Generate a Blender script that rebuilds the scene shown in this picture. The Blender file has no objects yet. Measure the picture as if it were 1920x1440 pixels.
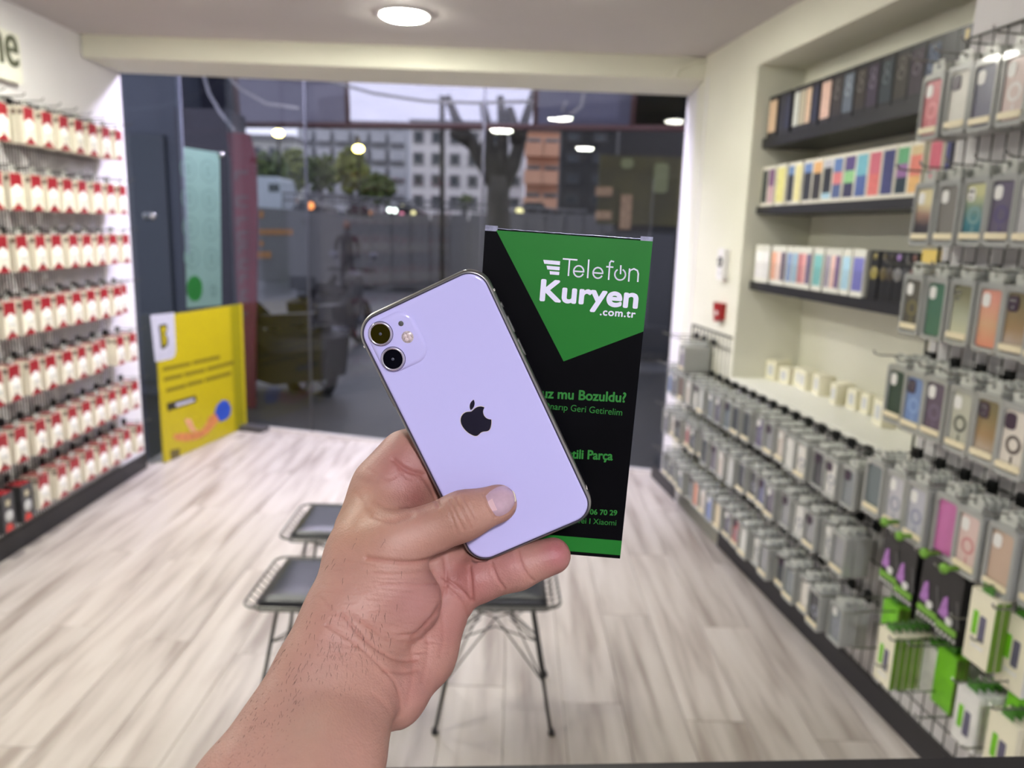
import bpy, bmesh, math, random
import numpy as np
from mathutils import Vector, Matrix
from mathutils.bvhtree import BVHTree
random.seed(7); rng = np.random.default_rng(5)
sc = bpy.context.scene
COL = sc.collection
# ------------------------------------------------------------------ camera
F = 1443.0                       # focal length in pixels of the 1920 px frame
CAM_H = 1.5
_d = np.array([741 - 960, -(8000 - 720), -F]); _up = -_d / np.linalg.norm(_d)
_fw = np.array([0, 0, -1.0]); _y = _fw - _up * _fw.dot(_up); _y /= np.linalg.norm(_y)
_x = np.cross(_y, _up)
R = np.array([_x, _y, _up]); C = np.array([0, 0, CAM_H])
cam_d = bpy.data.cameras.new('camera'); cam = bpy.data.objects.new('camera', cam_d); COL.objects.link(cam)
cam_d.sensor_width = 36; cam_d.lens = 36 * F / 1920; cam_d.clip_start = .02; cam_d.clip_end = 200
M = Matrix(R.tolist()).to_4x4(); M.translation = Vector(C); cam.matrix_world = M
cam_d.dof.use_dof = True; cam_d.dof.focus_distance = .413; cam_d.dof.aperture_fstop = 8.2
sc.camera = cam
sc.view_settings.view_transform = 'Standard'; sc.view_settings.look = 'None'
sc.view_settings.gamma = 1; sc.view_settings.use_curve_mapping = False
sc.view_settings.exposure = 0.27
sc.cycles.use_denoising = True
sc.cycles.max_bounces = 10; sc.cycles.diffuse_bounces = 7; sc.cycles.transparent_max_bounces = 16
sc.cycles.sample_clamp_indirect = 6

def lin(c):
    return tuple(((v / 255) / 12.92 if v / 255 <= .04045 else ((v / 255 + .055) / 1.055) ** 2.4) for v in c)
# ------------------------------------------------------------------ world: flat dusk sky
w = bpy.data.worlds.new('dusk_sky'); sc.world = w; w.use_nodes = True
nt = w.node_tree; bg = nt.nodes['Background']
tc = nt.nodes.new('ShaderNodeTexCoord'); nz = nt.nodes.new('ShaderNodeTexNoise'); nz.inputs['Scale'].default_value = 1.5
rp = nt.nodes.new('ShaderNodeValToRGB'); rp.color_ramp.elements[0].color = (.62, .60, .77, 1); rp.color_ramp.elements[1].color = (.74, .73, .95, 1)
nt.links.new(tc.outputs['Generated'], nz.inputs['Vector']); nt.links.new(nz.outputs['Fac'], rp.inputs['Fac']); nt.links.new(rp.outputs['Color'], bg.inputs['Color'])
bg.inputs['Strength'].default_value = 1.75

# ------------------------------------------------------------------ lamps: ceiling downlights
CEIL = 2.42
LAMPS = [(-.52, 3.61), (-1.41, 3.11), (.29, 3.11), (-1.36, 1.53), (.30, -1.5)]  # last one is an added light that brightens the phone and hand
LAMP_AT = ['', 'nearest the red carton wall', 'nearest the alcove shelves', 'over the middle of the red carton wall', 'added behind the photographer']
LAMP_E = [155, 230, 80, 225, 720]      # radiance of each opal drum
LAMP_COL = (1.0, .985, .87)

# ------------------------------------------------------------------ helpers
def ray(px, py): return R @ np.array([px - 960, -(py - 720), -F]) / F
def floor_pt(px, py, z=0):
    r = ray(px, py); return C + r * (z - CAM_H) / r[2]
def at_y(px, py, y):
    r = ray(px, py); return C + r * y / r[1]
def cam_pt(px, py, D):           # D in metres along the view axis, result in camera space
    return np.array([(px - 960) / F * D, -(py - 720) / F * D, -D])
def c2w(p): return R @ np.asarray(p) + C
class Wall:
    """vertical plane frame: s along, z up, o out of the wall into the room"""
    def __init__(s, A, B, inward):
        s.A = np.array(A, float); u = np.array(B, float) - A; u[2] = 0; s.L = np.linalg.norm(u); s.u = u / s.L
        n = np.array([s.u[1], -s.u[0], 0]); s.n = n if n.dot(np.array(inward)) > 0 else -n
    def px(s, px, py, o=0):
        a = s.A + s.n * o; r = ray(px, py); t = s.n.dot(a - C) / s.n.dot(r); P = C + r * t
        return (P - a).dot(s.u), P[2]
    def P(s, a, z, o=0): return s.A + s.u * a + s.n * o + np.array([0, 0, z])
    def mat(s, a, z, o=0):       # local x = n x up, local y = n (out), local z = up
        X = np.cross(s.n, [0, 0, 1]); m = Matrix(np.array([X, s.n, [0, 0, 1]]).T.tolist()).to_4x4(); m.translation = Vector(s.P(a, z, o)); return m

class MB:
    def __init__(s): s.v = []; s.f = []; s.m = []; s.sm = []
    def add(s, vs, fs, m=0, smooth=False):
        b = len(s.v); s.v += [tuple(map(float, v)) for v in vs]
        for f in fs: s.f.append([b + i for i in f]); s.m.append(m); s.sm.append(smooth)
        return s
    def hexa(s, p, m=0):         # 8 points: bottom 4 ccw, top 4 ccw
        return s.add(p, [(3, 2, 1, 0), (4, 5, 6, 7), (0, 1, 5, 4), (1, 2, 6, 5), (2, 3, 7, 6), (3, 0, 4, 7)], m)
    def box(s, x0, x1, y0, y1, z0, z1, m=0):
        return s.hexa([(x0, y0, z0), (x1, y0, z0), (x1, y1, z0), (x0, y1, z0), (x0, y0, z1), (x1, y0, z1), (x1, y1, z1), (x0, y1, z1)], m)
    def wbox(s, W, a0, a1, z0, z1, o0, o1, m=0):
        q = [W.P(a0, z0, o0), W.P(a1, z0, o0), W.P(a1, z0, o1), W.P(a0, z0, o1)]
        return s.hexa(q + [p + np.array([0, 0, z1 - z0]) for p in q], m)
    def prism(s, pts, y0, y1, m=0, axis='y', smooth=False):   # polygon in xz extruded along y (or xy along z)
        n = len(pts)
        if axis == 'y': a = [(p[0], y0, p[1]) for p in pts]; b = [(p[0], y1, p[1]) for p in pts]
        elif axis == 'z': a = [(p[0], p[1], y0) for p in pts]; b = [(p[0], p[1], y1) for p in pts]
        else: a = [(y0, p[0], p[1]) for p in pts]; b = [(y1, p[0], p[1]) for p in pts]
        s.add(a + b, [tuple(range(n - 1, -1, -1)), tuple(range(n, 2 * n))], m)
        return s.add(a + b, [(i, (i + 1) % n, n + (i + 1) % n, n + i) for i in range(n)], m, smooth)
    def tube(s, pts, r, n=6, m=0, caps=True):
        pts = [np.array(p, float) for p in pts]; rs = r if hasattr(r, '__len__') else [r] * len(pts)
        rings = []; ref = None
        for i, p in enumerate(pts):
            t = pts[min(i + 1, len(pts) - 1)] - pts[max(i - 1, 0)]; t /= np.linalg.norm(t) + 1e-12
            if ref is None: ref = np.array([0, 0, 1.]) if abs(t[2]) < .9 else np.array([1., 0, 0])
            a = np.cross(t, ref); a /= np.linalg.norm(a) + 1e-12; b = np.cross(t, a); ref = -b if False else ref
            rings.append([p + rs[i] * (a * math.cos(2 * math.pi * k / n) + b * math.sin(2 * math.pi * k / n)) for k in range(n)])
        vs = [q for rg in rings for q in rg]; fs = []
        for i in range(len(pts) - 1):
            for k in range(n): fs.append((i * n + k, i * n + (k + 1) % n, (i + 1) * n + (k + 1) % n, (i + 1) * n + k))
        s.add(vs, fs, m, True)
        if caps: s.add(rings[0], [tuple(range(n))], m); s.add(rings[-1], [tuple(range(n - 1, -1, -1))], m)
        return s
    def lathe(s, c, prof, n=24, m=0, axis='z', smooth=True):   # prof [(r, h)]
        vs = []
        for r, h in prof:
            for k in range(n):
                a = 2 * math.pi * k / n; x, y = r * math.cos(a), r * math.sin(a)
                vs.append((c[0] + x, c[1] + y, c[2] + h) if axis == 'z' else ((c[0] + x, c[1] + h, c[2] + y) if axis == 'y' else (c[0] + h, c[1] + x, c[2] + y)))
        fs = [(i * n + k, i * n + (k + 1) % n, (i + 1) * n + (k + 1) % n, (i + 1) * n + k) for i in range(len(prof) - 1) for k in range(n)]
        s.add(vs, fs, m, smooth)
        return s
    def ball(s, c, rx, ry=None, rz=None, n=10, m=0, jit=0):
        ry = ry or rx; rz = rz or rx; vs = []
        for i in range(n + 1):
            for k in range(2 * n):
                th = math.pi * i / n; ph = math.pi * k / n; j = 1 + jit * random.uniform(-1, 1)
                vs.append((c[0] + j * rx * math.sin(th) * math.cos(ph), c[1] + j * ry * math.sin(th) * math.sin(ph), c[2] + j * rz * math.cos(th)))
        fs = [(i * 2 * n + k, (i + 1) * 2 * n + k, (i + 1) * 2 * n + (k + 1) % (2 * n), i * 2 * n + (k + 1) % (2 * n)) for i in range(n) for k in range(2 * n)]
        return s.add(vs, fs, m, True)
    def xf(s, mtx, start=0):
        for i in range(start, len(s.v)): s.v[i] = tuple(mtx @ Vector(s.v[i]))
        return s
    def mesh(s, name, mats, fix=True):
        me = bpy.data.meshes.new(name); me.from_pydata(s.v, [], s.f)
        for mt in mats: me.materials.append(mt)
        me.polygons.foreach_set('material_index', s.m); me.polygons.foreach_set('use_smooth', s.sm)
        me.update()
        if fix:
            bm = bmesh.new(); bm.from_mesh(me); bmesh.ops.remove_doubles(bm, verts=bm.verts, dist=1e-5)
            bmesh.ops.recalc_face_normals(bm, faces=bm.faces); bm.to_mesh(me); bm.free()
        return me
def tag(o, label=None, cat=None, group=None, kind=None):
    if label: o['label'] = label
    if cat: o['category'] = cat
    if group: o['group'] = group
    if kind: o['kind'] = kind
    return o
def link(name, me, parent=None, mtx=None, color=None):
    o = bpy.data.objects.new(name, me); COL.objects.link(o)
    if parent is not None: o.parent = parent
    if mtx is not None: o.matrix_local = mtx
    if color is not None: o.color = (*color, 1)
    return o
def obj(name, mb, mats, parent=None, mtx=None, color=None, fix=True):
    if not isinstance(mats, (list, tuple)): mats = [mats]
    return link(name, mb.mesh(name, mats, fix), parent, mtx, color)
def empty(name, mtx=None):
    o = bpy.data.objects.new(name, None); COL.objects.link(o); o.empty_display_size = .05
    if mtx is not None: o.matrix_world = mtx
    return o
def struct(name, mb, mats, parent=None):
    o = obj(name, mb, mats, parent)
    if parent is None: o['kind'] = 'structure'
    return o
def copy_tree(o, mtx=None, parent=None, color=None):
    c = o.copy(); COL.objects.link(c); c.parent = parent
    if mtx is not None: c.matrix_world = mtx
    for ch in list(o.children): copy_tree(ch, None, c)
    return c
def rrect(x0, x1, y0, y1, r, n=5):
    pts = []
    for cx, cy, a0 in ((x1 - r, y1 - r, 0), (x0 + r, y1 - r, 90), (x0 + r, y0 + r, 180), (x1 - r, y0 + r, 270)):
        for k in range(n + 1):
            a = math.radians(a0 + 90 * k / n); pts.append((cx + r * math.cos(a), cy + r * math.sin(a)))
    return pts
def ring_prism(mb, outer, inner, y0, y1, m=0, axis='y'):
    n = len(outer)
    def P(p, h): return (p[0], h, p[1]) if axis == 'y' else (p[0], p[1], h)
    vs = [P(p, y0) for p in outer] + [P(p, y1) for p in outer] + [P(p, y0) for p in inner] + [P(p, y1) for p in inner]
    fs = []
    for i in range(n):
        j = (i + 1) % n
        fs += [(i, j, n + j, n + i), (2 * n + j, 2 * n + i, 3 * n + i, 3 * n + j), (n + i, n + j, 3 * n + j, 3 * n + i), (j, i, 2 * n + i, 2 * n + j)]
    return mb.add(vs, fs, m)

# ------------------------------------------------------------------ materials
def mat(name, col, rough=.5, metal=0, var=.06, scale=30, bump=0, bscale=None, emis=0, alpha=1, spec=.5, trans=0, stretch=None, coat=0, col2=None, ior=1.5, objcol=False, sss=0):
    m = bpy.data.materials.new(name); m.use_nodes = True; nt = m.node_tree; b = nt.nodes['Principled BSDF']
    col = lin(col) if max(col) > 1 else col
    tc = nt.nodes.new('ShaderNodeTexCoord'); vec = tc.outputs['Object']
    if stretch:
        mp = nt.nodes.new('ShaderNodeMapping'); mp.inputs['Scale'].default_value = stretch; nt.links.new(vec, mp.inputs['Vector']); vec = mp.outputs['Vector']
    nz = nt.nodes.new('ShaderNodeTexNoise'); nz.inputs['Scale'].default_value = scale; nz.inputs['Detail'].default_value = 4; nt.links.new(vec, nz.inputs['Vector'])
    if objcol:
        oi = nt.nodes.new('ShaderNodeObjectInfo'); hs = nt.nodes.new('ShaderNodeHueSaturation')
        mr = nt.nodes.new('ShaderNodeMapRange'); mr.inputs['To Min'].default_value = 1 - var; mr.inputs['To Max'].default_value = 1 + var
        nt.links.new(nz.outputs['Fac'], mr.inputs['Value']); nt.links.new(mr.outputs['Result'], hs.inputs['Value']); nt.links.new(oi.outputs['Color'], hs.inputs['Color']); cs = hs.outputs['Color']; hs.inputs['Saturation'].default_value = .82
    else:
        rp = nt.nodes.new('ShaderNodeValToRGB'); c2 = lin(col2) if col2 else tuple(min(1, v * (1 + var)) for v in col)
        c1 = col if col2 else tuple(v * (1 - var) for v in col)
        rp.color_ramp.elements[0].position = .35; rp.color_ramp.elements[1].position = .65
        rp.color_ramp.elements[0].color = (*c1, 1); rp.color_ramp.elements[1].color = (*c2, 1)
        nt.links.new(nz.outputs['Fac'], rp.inputs['Fac']); cs = rp.outputs['Color']
    nt.links.new(cs, b.inputs['Base Color'])
    b.inputs['Roughness'].default_value = rough; b.inputs['Metallic'].default_value = metal; b.inputs['IOR'].default_value = ior
    b.inputs['Specular IOR Level'].default_value = spec; b.inputs['Alpha'].default_value = alpha; b.inputs['Transmission Weight'].default_value = trans
    b.inputs['Coat Weight'].default_value = coat; b.inputs['Coat Roughness'].default_value = .05
    if sss: b.inputs['Subsurface Weight'].default_value = sss; b.inputs['Subsurface Radius'].default_value = (.004, .0016, .0008); b.inputs['Subsurface Scale'].default_value = 1
    if emis: nt.links.new(cs, b.inputs['Emission Color']); b.inputs['Emission Strength'].default_value = emis
    if bump:
        bn = nt.nodes.new('ShaderNodeTexNoise'); bn.inputs['Scale'].default_value = bscale or scale * 4; nt.links.new(vec, bn.inputs['Vector'])
        bp = nt.nodes.new('ShaderNodeBump'); bp.inputs['Strength'].default_value = bump; bp.inputs['Distance'].default_value = .002
        nt.links.new(bn.outputs['Fac'], bp.inputs['Height']); nt.links.new(bp.outputs['Normal'], b.inputs['Normal'])
    return m
def glass_mat(name, tint=(.93, .96, .95), rough=0, refl=1.0, ior=1.5):
    m = bpy.data.materials.new(name); m.use_nodes = True; nt = m.node_tree; nt.nodes.clear()
    out = nt.nodes.new('ShaderNodeOutputMaterial'); mx = nt.nodes.new('ShaderNodeMixShader'); tr = nt.nodes.new('ShaderNodeBsdfTransparent'); gl = nt.nodes.new('ShaderNodeBsdfGlossy')
    fr = nt.nodes.new('ShaderNodeFresnel'); ge = nt.nodes.new('ShaderNodeNewGeometry'); ir = nt.nodes.new('ShaderNodeMapRange'); ir.inputs['To Min'].default_value = ior; ir.inputs['To Max'].default_value = 1 / ior; nt.links.new(ge.outputs['Backfacing'], ir.inputs['Value']); nt.links.new(ir.outputs[0], fr.inputs['IOR']); tr.inputs['Color'].default_value = (*tint, 1); gl.inputs['Roughness'].default_value = rough
    gl.inputs['Color'].default_value = (refl, refl, refl, 1)
    nt.links.new(fr.outputs['Fac'], mx.inputs['Fac']); nt.links.new(tr.outputs[0], mx.inputs[1]); nt.links.new(gl.outputs[0], mx.inputs[2]); nt.links.new(mx.outputs[0], out.inputs['Surface'])
    return m
WHITE = mat('white_paint', (226, 224, 224), .6, bump=.04, bscale=250, var=.015, scale=3)
CREAM = mat('lamp_tinted_cream', (222, 221, 204), .6, bump=.04, bscale=250, var=.02, scale=3)  # header's yellow lamplight put into the paint colour; column and alcove share it
CEILM = mat('ceiling_paint', (186, 181, 179), .8, var=.015, scale=2)
BLACKP = mat('black_laminate', (30, 29, 32), .45, var=.1, bump=.03)
BLACKM = mat('black_metal', (32, 33, 32), .4, metal=.4, var=.1)
WIRE = mat('dark_wire', (70, 70, 66), .35, metal=.6, var=.1)
CHROME = mat('chrome_wire', (150, 150, 148), .25, metal=.9, var=.05)
GLASSM = glass_mat('window_glass', (.83, .85, .84), refl=.5)
WINGM = glass_mat('side_glass', (.84, .88, .90), refl=.6)

# ------------------------------------------------------------------ frames measured from the photograph
RW = Wall(floor_pt(1264, 939), floor_pt(1728, 1424), (-1, 0, 0))      # right wall, s grows towards the camera
LW = Wall(floor_pt(0, 1056), floor_pt(277, 876), (1, 0, 0))           # left wall, s grows towards the window
GA, GB = floor_pt(459, 806), floor_pt(1240, 888)
GA = GA + (GA - GB) / np.linalg.norm(GA - GB) * .09 + np.array([0, .09, 0])
GW = Wall(GA, GB, (0, -1, 0))
WG = Wall(floor_pt(277, 872), floor_pt(458, 803), (1, -.2, 0))        # side wing of the glazing behind the yellow board
COUNTER_Z = 1.0

# ------------------------------------------------------------------ floor: laminate planks
def plank_mat():
    m = bpy.data.materials.new('laminate_plank'); m.use_nodes = True; nt = m.node_tree; b = nt.nodes['Principled BSDF']
    tc = nt.nodes.new('ShaderNodeTexCoord'); oi = nt.nodes.new('ShaderNodeObjectInfo'); ad = nt.nodes.new('ShaderNodeVectorMath'); sc_ = nt.nodes.new('ShaderNodeVectorMath'); sc_.operation = 'SCALE'
    cmb = nt.nodes.new('ShaderNodeCombineXYZ'); nt.links.new(oi.outputs['Random'], cmb.inputs['X']); nt.links.new(oi.outputs['Random'], cmb.inputs['Y']); nt.links.new(cmb.outputs[0], sc_.inputs[0]); sc_.inputs['Scale'].default_value = 37
    nt.links.new(tc.outputs['Object'], ad.inputs[0]); nt.links.new(sc_.outputs[0], ad.inputs[1])
    mp = nt.nodes.new('ShaderNodeMapping'); mp.inputs['Scale'].default_value = (10, .8, 1); nt.links.new(ad.outputs[0], mp.inputs['Vector'])
    nz = nt.nodes.new('ShaderNodeTexNoise'); nz.inputs['Scale'].default_value = 1.6; nz.inputs['Detail'].default_value = 6; nz.inputs['Distortion'].default_value = .25; nt.links.new(mp.outputs[0], nz.inputs['Vector'])
    rp = nt.nodes.new('ShaderNodeValToRGB'); e = rp.color_ramp.elements; e[0].position = .33; e[0].color = (*lin((148, 137, 128)), 1); e[1].position = .52; e[1].color = (*lin((184, 176, 167)), 1)
    x = e.new(.75); x.color = (*lin((198, 191, 183)), 1); nt.links.new(nz.outputs['Fac'], rp.inputs['Fac'])
    hs = nt.nodes.new('ShaderNodeHueSaturation'); mr = nt.nodes.new('ShaderNodeMapRange'); mr.inputs['To Min'].default_value = .93; mr.inputs['To Max'].default_value = 1.03
    nt.links.new(oi.outputs['Random'], mr.inputs['Value']); nt.links.new(mr.outputs[0], hs.inputs['Value']); nt.links.new(rp.outputs[0], hs.inputs['Color']); nt.links.new(hs.outputs[0], b.inputs['Base Color'])
    b.inputs['Roughness'].default_value = .38
    return m
PLANK = plank_mat()
glass_y = lambda x_: GA[1] + (GB[1] - GA[1]) * (x_ - GA[0]) / (GB[0] - GA[0])
fl = struct('floor', MB().hexa([(-2.3, -3, -.06), (1.9, -3, -.06), (1.9, glass_y(1.9), -.06), (-2.3, glass_y(-2.3), -.06), (-2.3, -3, -.012), (1.9, -3, -.012), (1.9, glass_y(1.9), -.012), (-2.3, glass_y(-2.3), -.012)]), mat('dark_underlay', (120, 112, 104), .8))
PW, PL = .192, 1.28
pm = MB()
c = .0012; g = .0008
pm.add([(g, g, -.012), (PW - g, g, -.012), (PW - g, PL - g, -.012), (g, PL - g, -.012), (g, g, -c), (PW - g, g, -c), (PW - g, PL - g, -c), (g, PL - g, -c),
        (g + c, g + c, 0), (PW - g - c, g + c, 0), (PW - g - c, PL - g - c, 0), (g + c, PL - g - c, 0)],
       [(0, 1, 5, 4), (1, 2, 6, 5), (2, 3, 7, 6), (3, 0, 4, 7), (4, 5, 9, 8), (5, 6, 10, 9), (6, 7, 11, 10), (7, 4, 8, 11), (8, 9, 10, 11)])
plank_me = pm.mesh('plank', [PLANK])
xi = 0; x = -2.3
while x < 1.8:
    y = -3 + (xi * .47 % 1) * PL - PL
    gy = glass_y(x + PW / 2)
    while y < gy - .02:
        if y + PL > .4:
            o = link('plank', plank_me, fl); o.location = (x, y, 0)
            if y + PL > gy: o.scale = (1, (gy - y) / PL, 1)
        y += PL
    x += PW; xi += 1
# ------------------------------------------------------------------ shell
struct('ceiling', MB().box(-2.4, 2.2, -3, 4.3, CEIL, CEIL + .1), CEILM)
wl = MB().wbox(LW, -5.6, 1.405, 0, CEIL, -.16, -.012); struct('wall_left', wl, WHITE)
b = MB().wbox(LW, -5.6, 1.40, 0, .095, -.01, .0); struct('baseboard_left', b, BLACKP)
wb = MB().box(-2.4, 2.2, -3.1, -3.0, 0, CEIL); struct('wall_back', wb, mat('back_wall_grey', (110, 108, 108), .7, bump=.04, bscale=250))
# header over the window
LJ = LW.P(1.405, 0, -.01); RJ = np.array([.985, 4.765, 0])
hb = MB(); q = [np.array([-2.245, 4.172, 0]), np.array([1.1, 4.275, 0]), np.array([1.1, 4.77, 0]), np.array([-2.245, 4.58, 0])]
hb.hexa([p + np.array([0, 0, 2.31]) for p in q] + [p + np.array([0, 0, CEIL + .1]) for p in q]); struct('beam', hb, CREAM)
# outer bay roof above the glass
struct('bay_ceiling', MB().hexa([(-2.4, 4.58, 2.62), (1.15, 4.77, 2.62), (1.15, 5.9, 2.62), (-2.4, 5.95, 2.62), (-2.4, 4.58, 2.72), (1.15, 4.77, 2.72), (1.15, 5.9, 2.72), (-2.4, 5.95, 2.72)]), BLACKP)
# right wall: column at the window, alcove, near section
DEP = -.32                                                             # alcove depth (negative)
S0, S1 = .645, 2.0
m_ = MB(); m_.wbox(RW, 0, S0, 0, CEIL, DEP - .1, 0)
cq = [RW.P(0, 0, 0), RW.P(0, 0, -.35), RJ + np.array([.35, 0, 0]), RJ]
m_.hexa(cq + [p + np.array([0, 0, CEIL]) for p in cq])
struct('wall_right_column', m_, CREAM)
jb = MB(); jq = [RW.P(0.05, 0, .004), RW.P(0.05, 0, -.002), RJ + np.array([0, 0.01, 0]), RJ + np.array([-.006, 0, 0])]
jb.hexa(jq + [p + np.array([0, 0, 2.31]) for p in jq]); struct('trim_1', jb, WHITE)
struct('wall_right_alcove', MB().wbox(RW, S0, S1, .8, CEIL, DEP - .1, DEP), CREAM)
struct('wall_right_lower', MB().wbox(RW, S0, S1, 0, .82, DEP, -.012), WHITE)
struct('wall_right_front', MB().wbox(RW, S1, 7.0, 0, CEIL, DEP - .1, -.012), WHITE)
struct('baseboard_right', MB().wbox(RW, -.45, 7.0, 0, .085, -.01, .0), BLACKP)
struct('ledge', MB().wbox(RW, S0, S1, .822, .85, DEP, .004), mat('ledge_laminate', (236, 236, 226), .35, var=.01))
zf = RW.px(1438, 115)[1]
fa = MB().wbox(RW, S0, S1, zf, CEIL, -.02, 0); fa.wbox(RW, S0, S1, zf, zf + .015, -.22, -.02)
struct('trim_2', fa, CREAM)
struct('trim_3', MB().wbox(RW, S0, S1, zf - .075, zf + .01, -.245, -.225), CREAM)
struct('trim_4', MB().tube([(1.02, 4.26, 2.405), (.9, 4.262, 2.40), (.82, 4.262, 2.36), (.80, 4.264, 2.31)], .012, 8), CREAM)   # painted conduit
# glazing
struct('window_1', MB().wbox(GW, .0, GW.L - .02, .0, 2.62, -.006, .006), GLASSM)
gfr = MB().wbox(GW, 0, GW.L, 0, .02, -.02, .02); struct('window_1_sill', gfr, mat('pale_sill', (205, 200, 200), .5))
for k, xx in enumerate((.62, 1.9)):
    struct('trim_%d' % (5 + k), MB().wbox(GW, xx, xx + .012, .02, 2.62, -.008, .008), mat('glass_joint_%d' % k, (62, 64, 70), .4))
struct('window_2', MB().wbox(WG, .02, .98, 0, 1.985, -.006, .006), WINGM)
struct('window_3', MB().wbox(WG, .0, .98, 1.99, 2.62, -.006, .006), WINGM)
struct('trim_7', MB().wbox(WG, .455, .467, 1.3, 2.62, -.012, .012), mat('glass_joint_2', (96, 100, 112), .3))
for (px_, py_) in ((280, 405), (410, 290), (318, 632)):
    s_, z_ = WG.px(px_, py_)
    o = MB().lathe((0, 0, 0), [(.0, .03), (.014, .03), (.022, .02), (.024, 0), (.012, 0), (.012, -.03), (.024, -.03), (.024, -.04), (0, -.04)], 16, axis='y')
    ob = obj('glass_clamp', o, CHROME, mtx=WG.mat(s_, z_, .012))
    tag(ob, {280: 'round steel glass fixing beside the dark left edge of the side pane', 410: 'round steel glass fixing beside the top of the keypad sticker', 318: 'round steel glass fixing over the white emblem of the yellow board'}[px_], 'fixing', 'steel glass fixings')
# ------------------------------------------------------------------ ceiling lights (first in view)
for i, (lx, ly) in enumerate(LAMPS):
    le_ = mat('opal_diffuser_%d' % i, (.95, .93, 1.0) if i == 4 else LAMP_COL, .4, emis=LAMP_E[i], var=.005)
    t = MB().lathe((0, 0, 0), [(.100, -.004), (.110, -.008), (.118, -.004), (.118, .004)], 32)
    o = obj('ceiling_light', t, WHITE); o.location = (lx, ly, CEIL - .004)
    obj('diffuser', MB().lathe((0, 0, 0), [(0, -.016), (.088, -.016), (.098, -.011), (.1, .002), (0, .002)], 32), le_, o)
    lb = 'round flush ceiling light glowing above the window header' if i == 0 else 'round flush ceiling light ' + LAMP_AT[i] + ', mirrored in the window'
    tag(o, lb, 'light', 'ceiling downlights')

for i, (lx, ly) in enumerate([(-1.5, 5.05), (-.75, 4.98), (.0, 4.84)]):
    le_ = mat('window_lamp_%d' % i, (.80, .75, 1.0), .4, emis=480, var=.005)
    o = obj('window_downlight', MB().lathe((0, 0, 0), [(.080, -.004), (.092, -.007), (.095, .0)], 28), WHITE); o.location = (lx, ly, 2.618)
    obj('diffuser', MB().lathe((0, 0, 0), [(0, -.012), (.07, -.012), (.08, -.006), (.08, .0), (0, .0)], 28), le_, o)
    tag(o, 'round cool white light above the glass, behind the header, ' + ['on the red carton side', 'in the middle', 'on the shelf side'][i], 'light', 'window lights behind the header')

# ------------------------------------------------------------------ ordinals for labels
ORD = ['first', 'second', 'third', 'fourth', 'fifth', 'sixth', 'seventh', 'eighth', 'ninth', 'tenth', 'eleventh', 'twelfth', 'thirteenth', 'fourteenth', 'fifteenth', 'sixteenth', 'seventeenth', 'eighteenth', 'nineteenth', 'twentieth', 'twenty-first', 'twenty-second']
# ------------------------------------------------------------------ wire grids and hooks
def grid(name, W, s0, s1, z0, z1, ds, zs, label, parent=None, o=.006):
    m = MB(); s = s0
    while s <= s1 + 1e-6:
        m.tube([W.P(s, z0, o), W.P(s, z1, o)], .0022, 5); s += ds
    for z in zs: m.tube([W.P(s0, z, o + .004), W.P(s1, z, o + .004)], .0028, 5)
    m.tube([W.P(s0, z0, o), W.P(s1, z0, o)], .004, 5); m.tube([W.P(s0, z1, o), W.P(s1, z1, o)], .004, 5); m.tube([W.P(s0, z0, o), W.P(s0, z1, o)], .004, 5)
    return tag(obj(name, m, WIRE, fix=False), label, 'grid panel')
def hook_mesh(L, mt):
    m = MB(); m.box(-.014, .014, .0135, .026, -.016, .018, 0)
    m.tube([(0, .014, .004), (0, L * .5, .006), (0, L - .02, .008), (0, L - .006, .012), (0, L, .022)], .0027, 6, 1)
    m.tube([(0, .014, -.008), (0, L * .25, .004)], .002, 5, 1)
    return m.mesh('display_hook', [BLACKM, mt])
HOOK_R = hook_mesh(.20, CHROME); HOOK_L = hook_mesh(.17, WIRE)

# ------------------------------------------------------------------ left wall merchandise
LROWS = [1.985, 1.70, 1.44, 1.165, .895, .62, .365]
grid('wire_grid_panel', LW, -.6, 1.06, .11, 2.0, .0217, [z - .01 for z in LROWS] + [z + .1 for z in LROWS[1:]], 'black wire grid panel on the white wall behind the red and white cartons')  # wires doubled in number to deepen the shade behind the cartons
CARD = mat('carton_white', (236, 230, 212), .45, var=.03, scale=15); RED = mat('carton_red', (150, 32, 40), .4, var=.12, scale=60)
OVAL = mat('carton_product_white', (245, 244, 240), .35, var=.03); GREYP = mat('carton_grey_swirl', (190, 192, 188), .4, var=.12, scale=80); BROWNI = mat('carton_brown_icon', (96, 62, 48), .5)
BLKC = mat('carton_black', (58, 58, 60), .4, var=.1); PLAST = mat('clear_tab', (205, 208, 200), .25, var=.06, alpha=.75)
CW, CH, CT = .082, .155, .026
def carton(side_only=False):
    m = MB().box(-CW / 2, CW / 2, -CT / 2, CT / 2, -CH, 0, 0)
    # brown icon on the short side facing the photographer
    m.box(CW / 2, CW / 2 + .0004, -CT * .32, CT * .32, -.034, -.014, 1)
    m.box(-CW / 2 - .0004, -CW / 2, -CT * .32, CT * .32, -.034, -.014, 1)
    m.box(-CW / 2 + .002, CW / 2 - .002, -CT / 2 + .001, CT / 2 - .001, 0, .0006, 2)
    return m.mesh('boxed_accessory', [CARD, BROWNI, RED])
carton_me = carton()
e_ = .0006; fy = CT / 2
band_me = MB().box(-CW / 2 + .006, CW / 2, fy, fy + e_, -.062, -.002).mesh('red_band', [RED])
m = MB(); m.lathe((0.0, fy, -.072), [(0, .0012), (.021, .0012), (.026, 0)], 20, axis='y'); oval_me = m.mesh('product_picture', [OVAL])
m = MB(); m.lathe((-.006, fy, -.115), [(.013, e_), (.021, e_), (.021, 0)], 16, axis='y'); m.box(-.03, .02, fy, fy + e_, -.100, -.094); swirl_me = m.mesh('grey_artwork', [GREYP])
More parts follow.
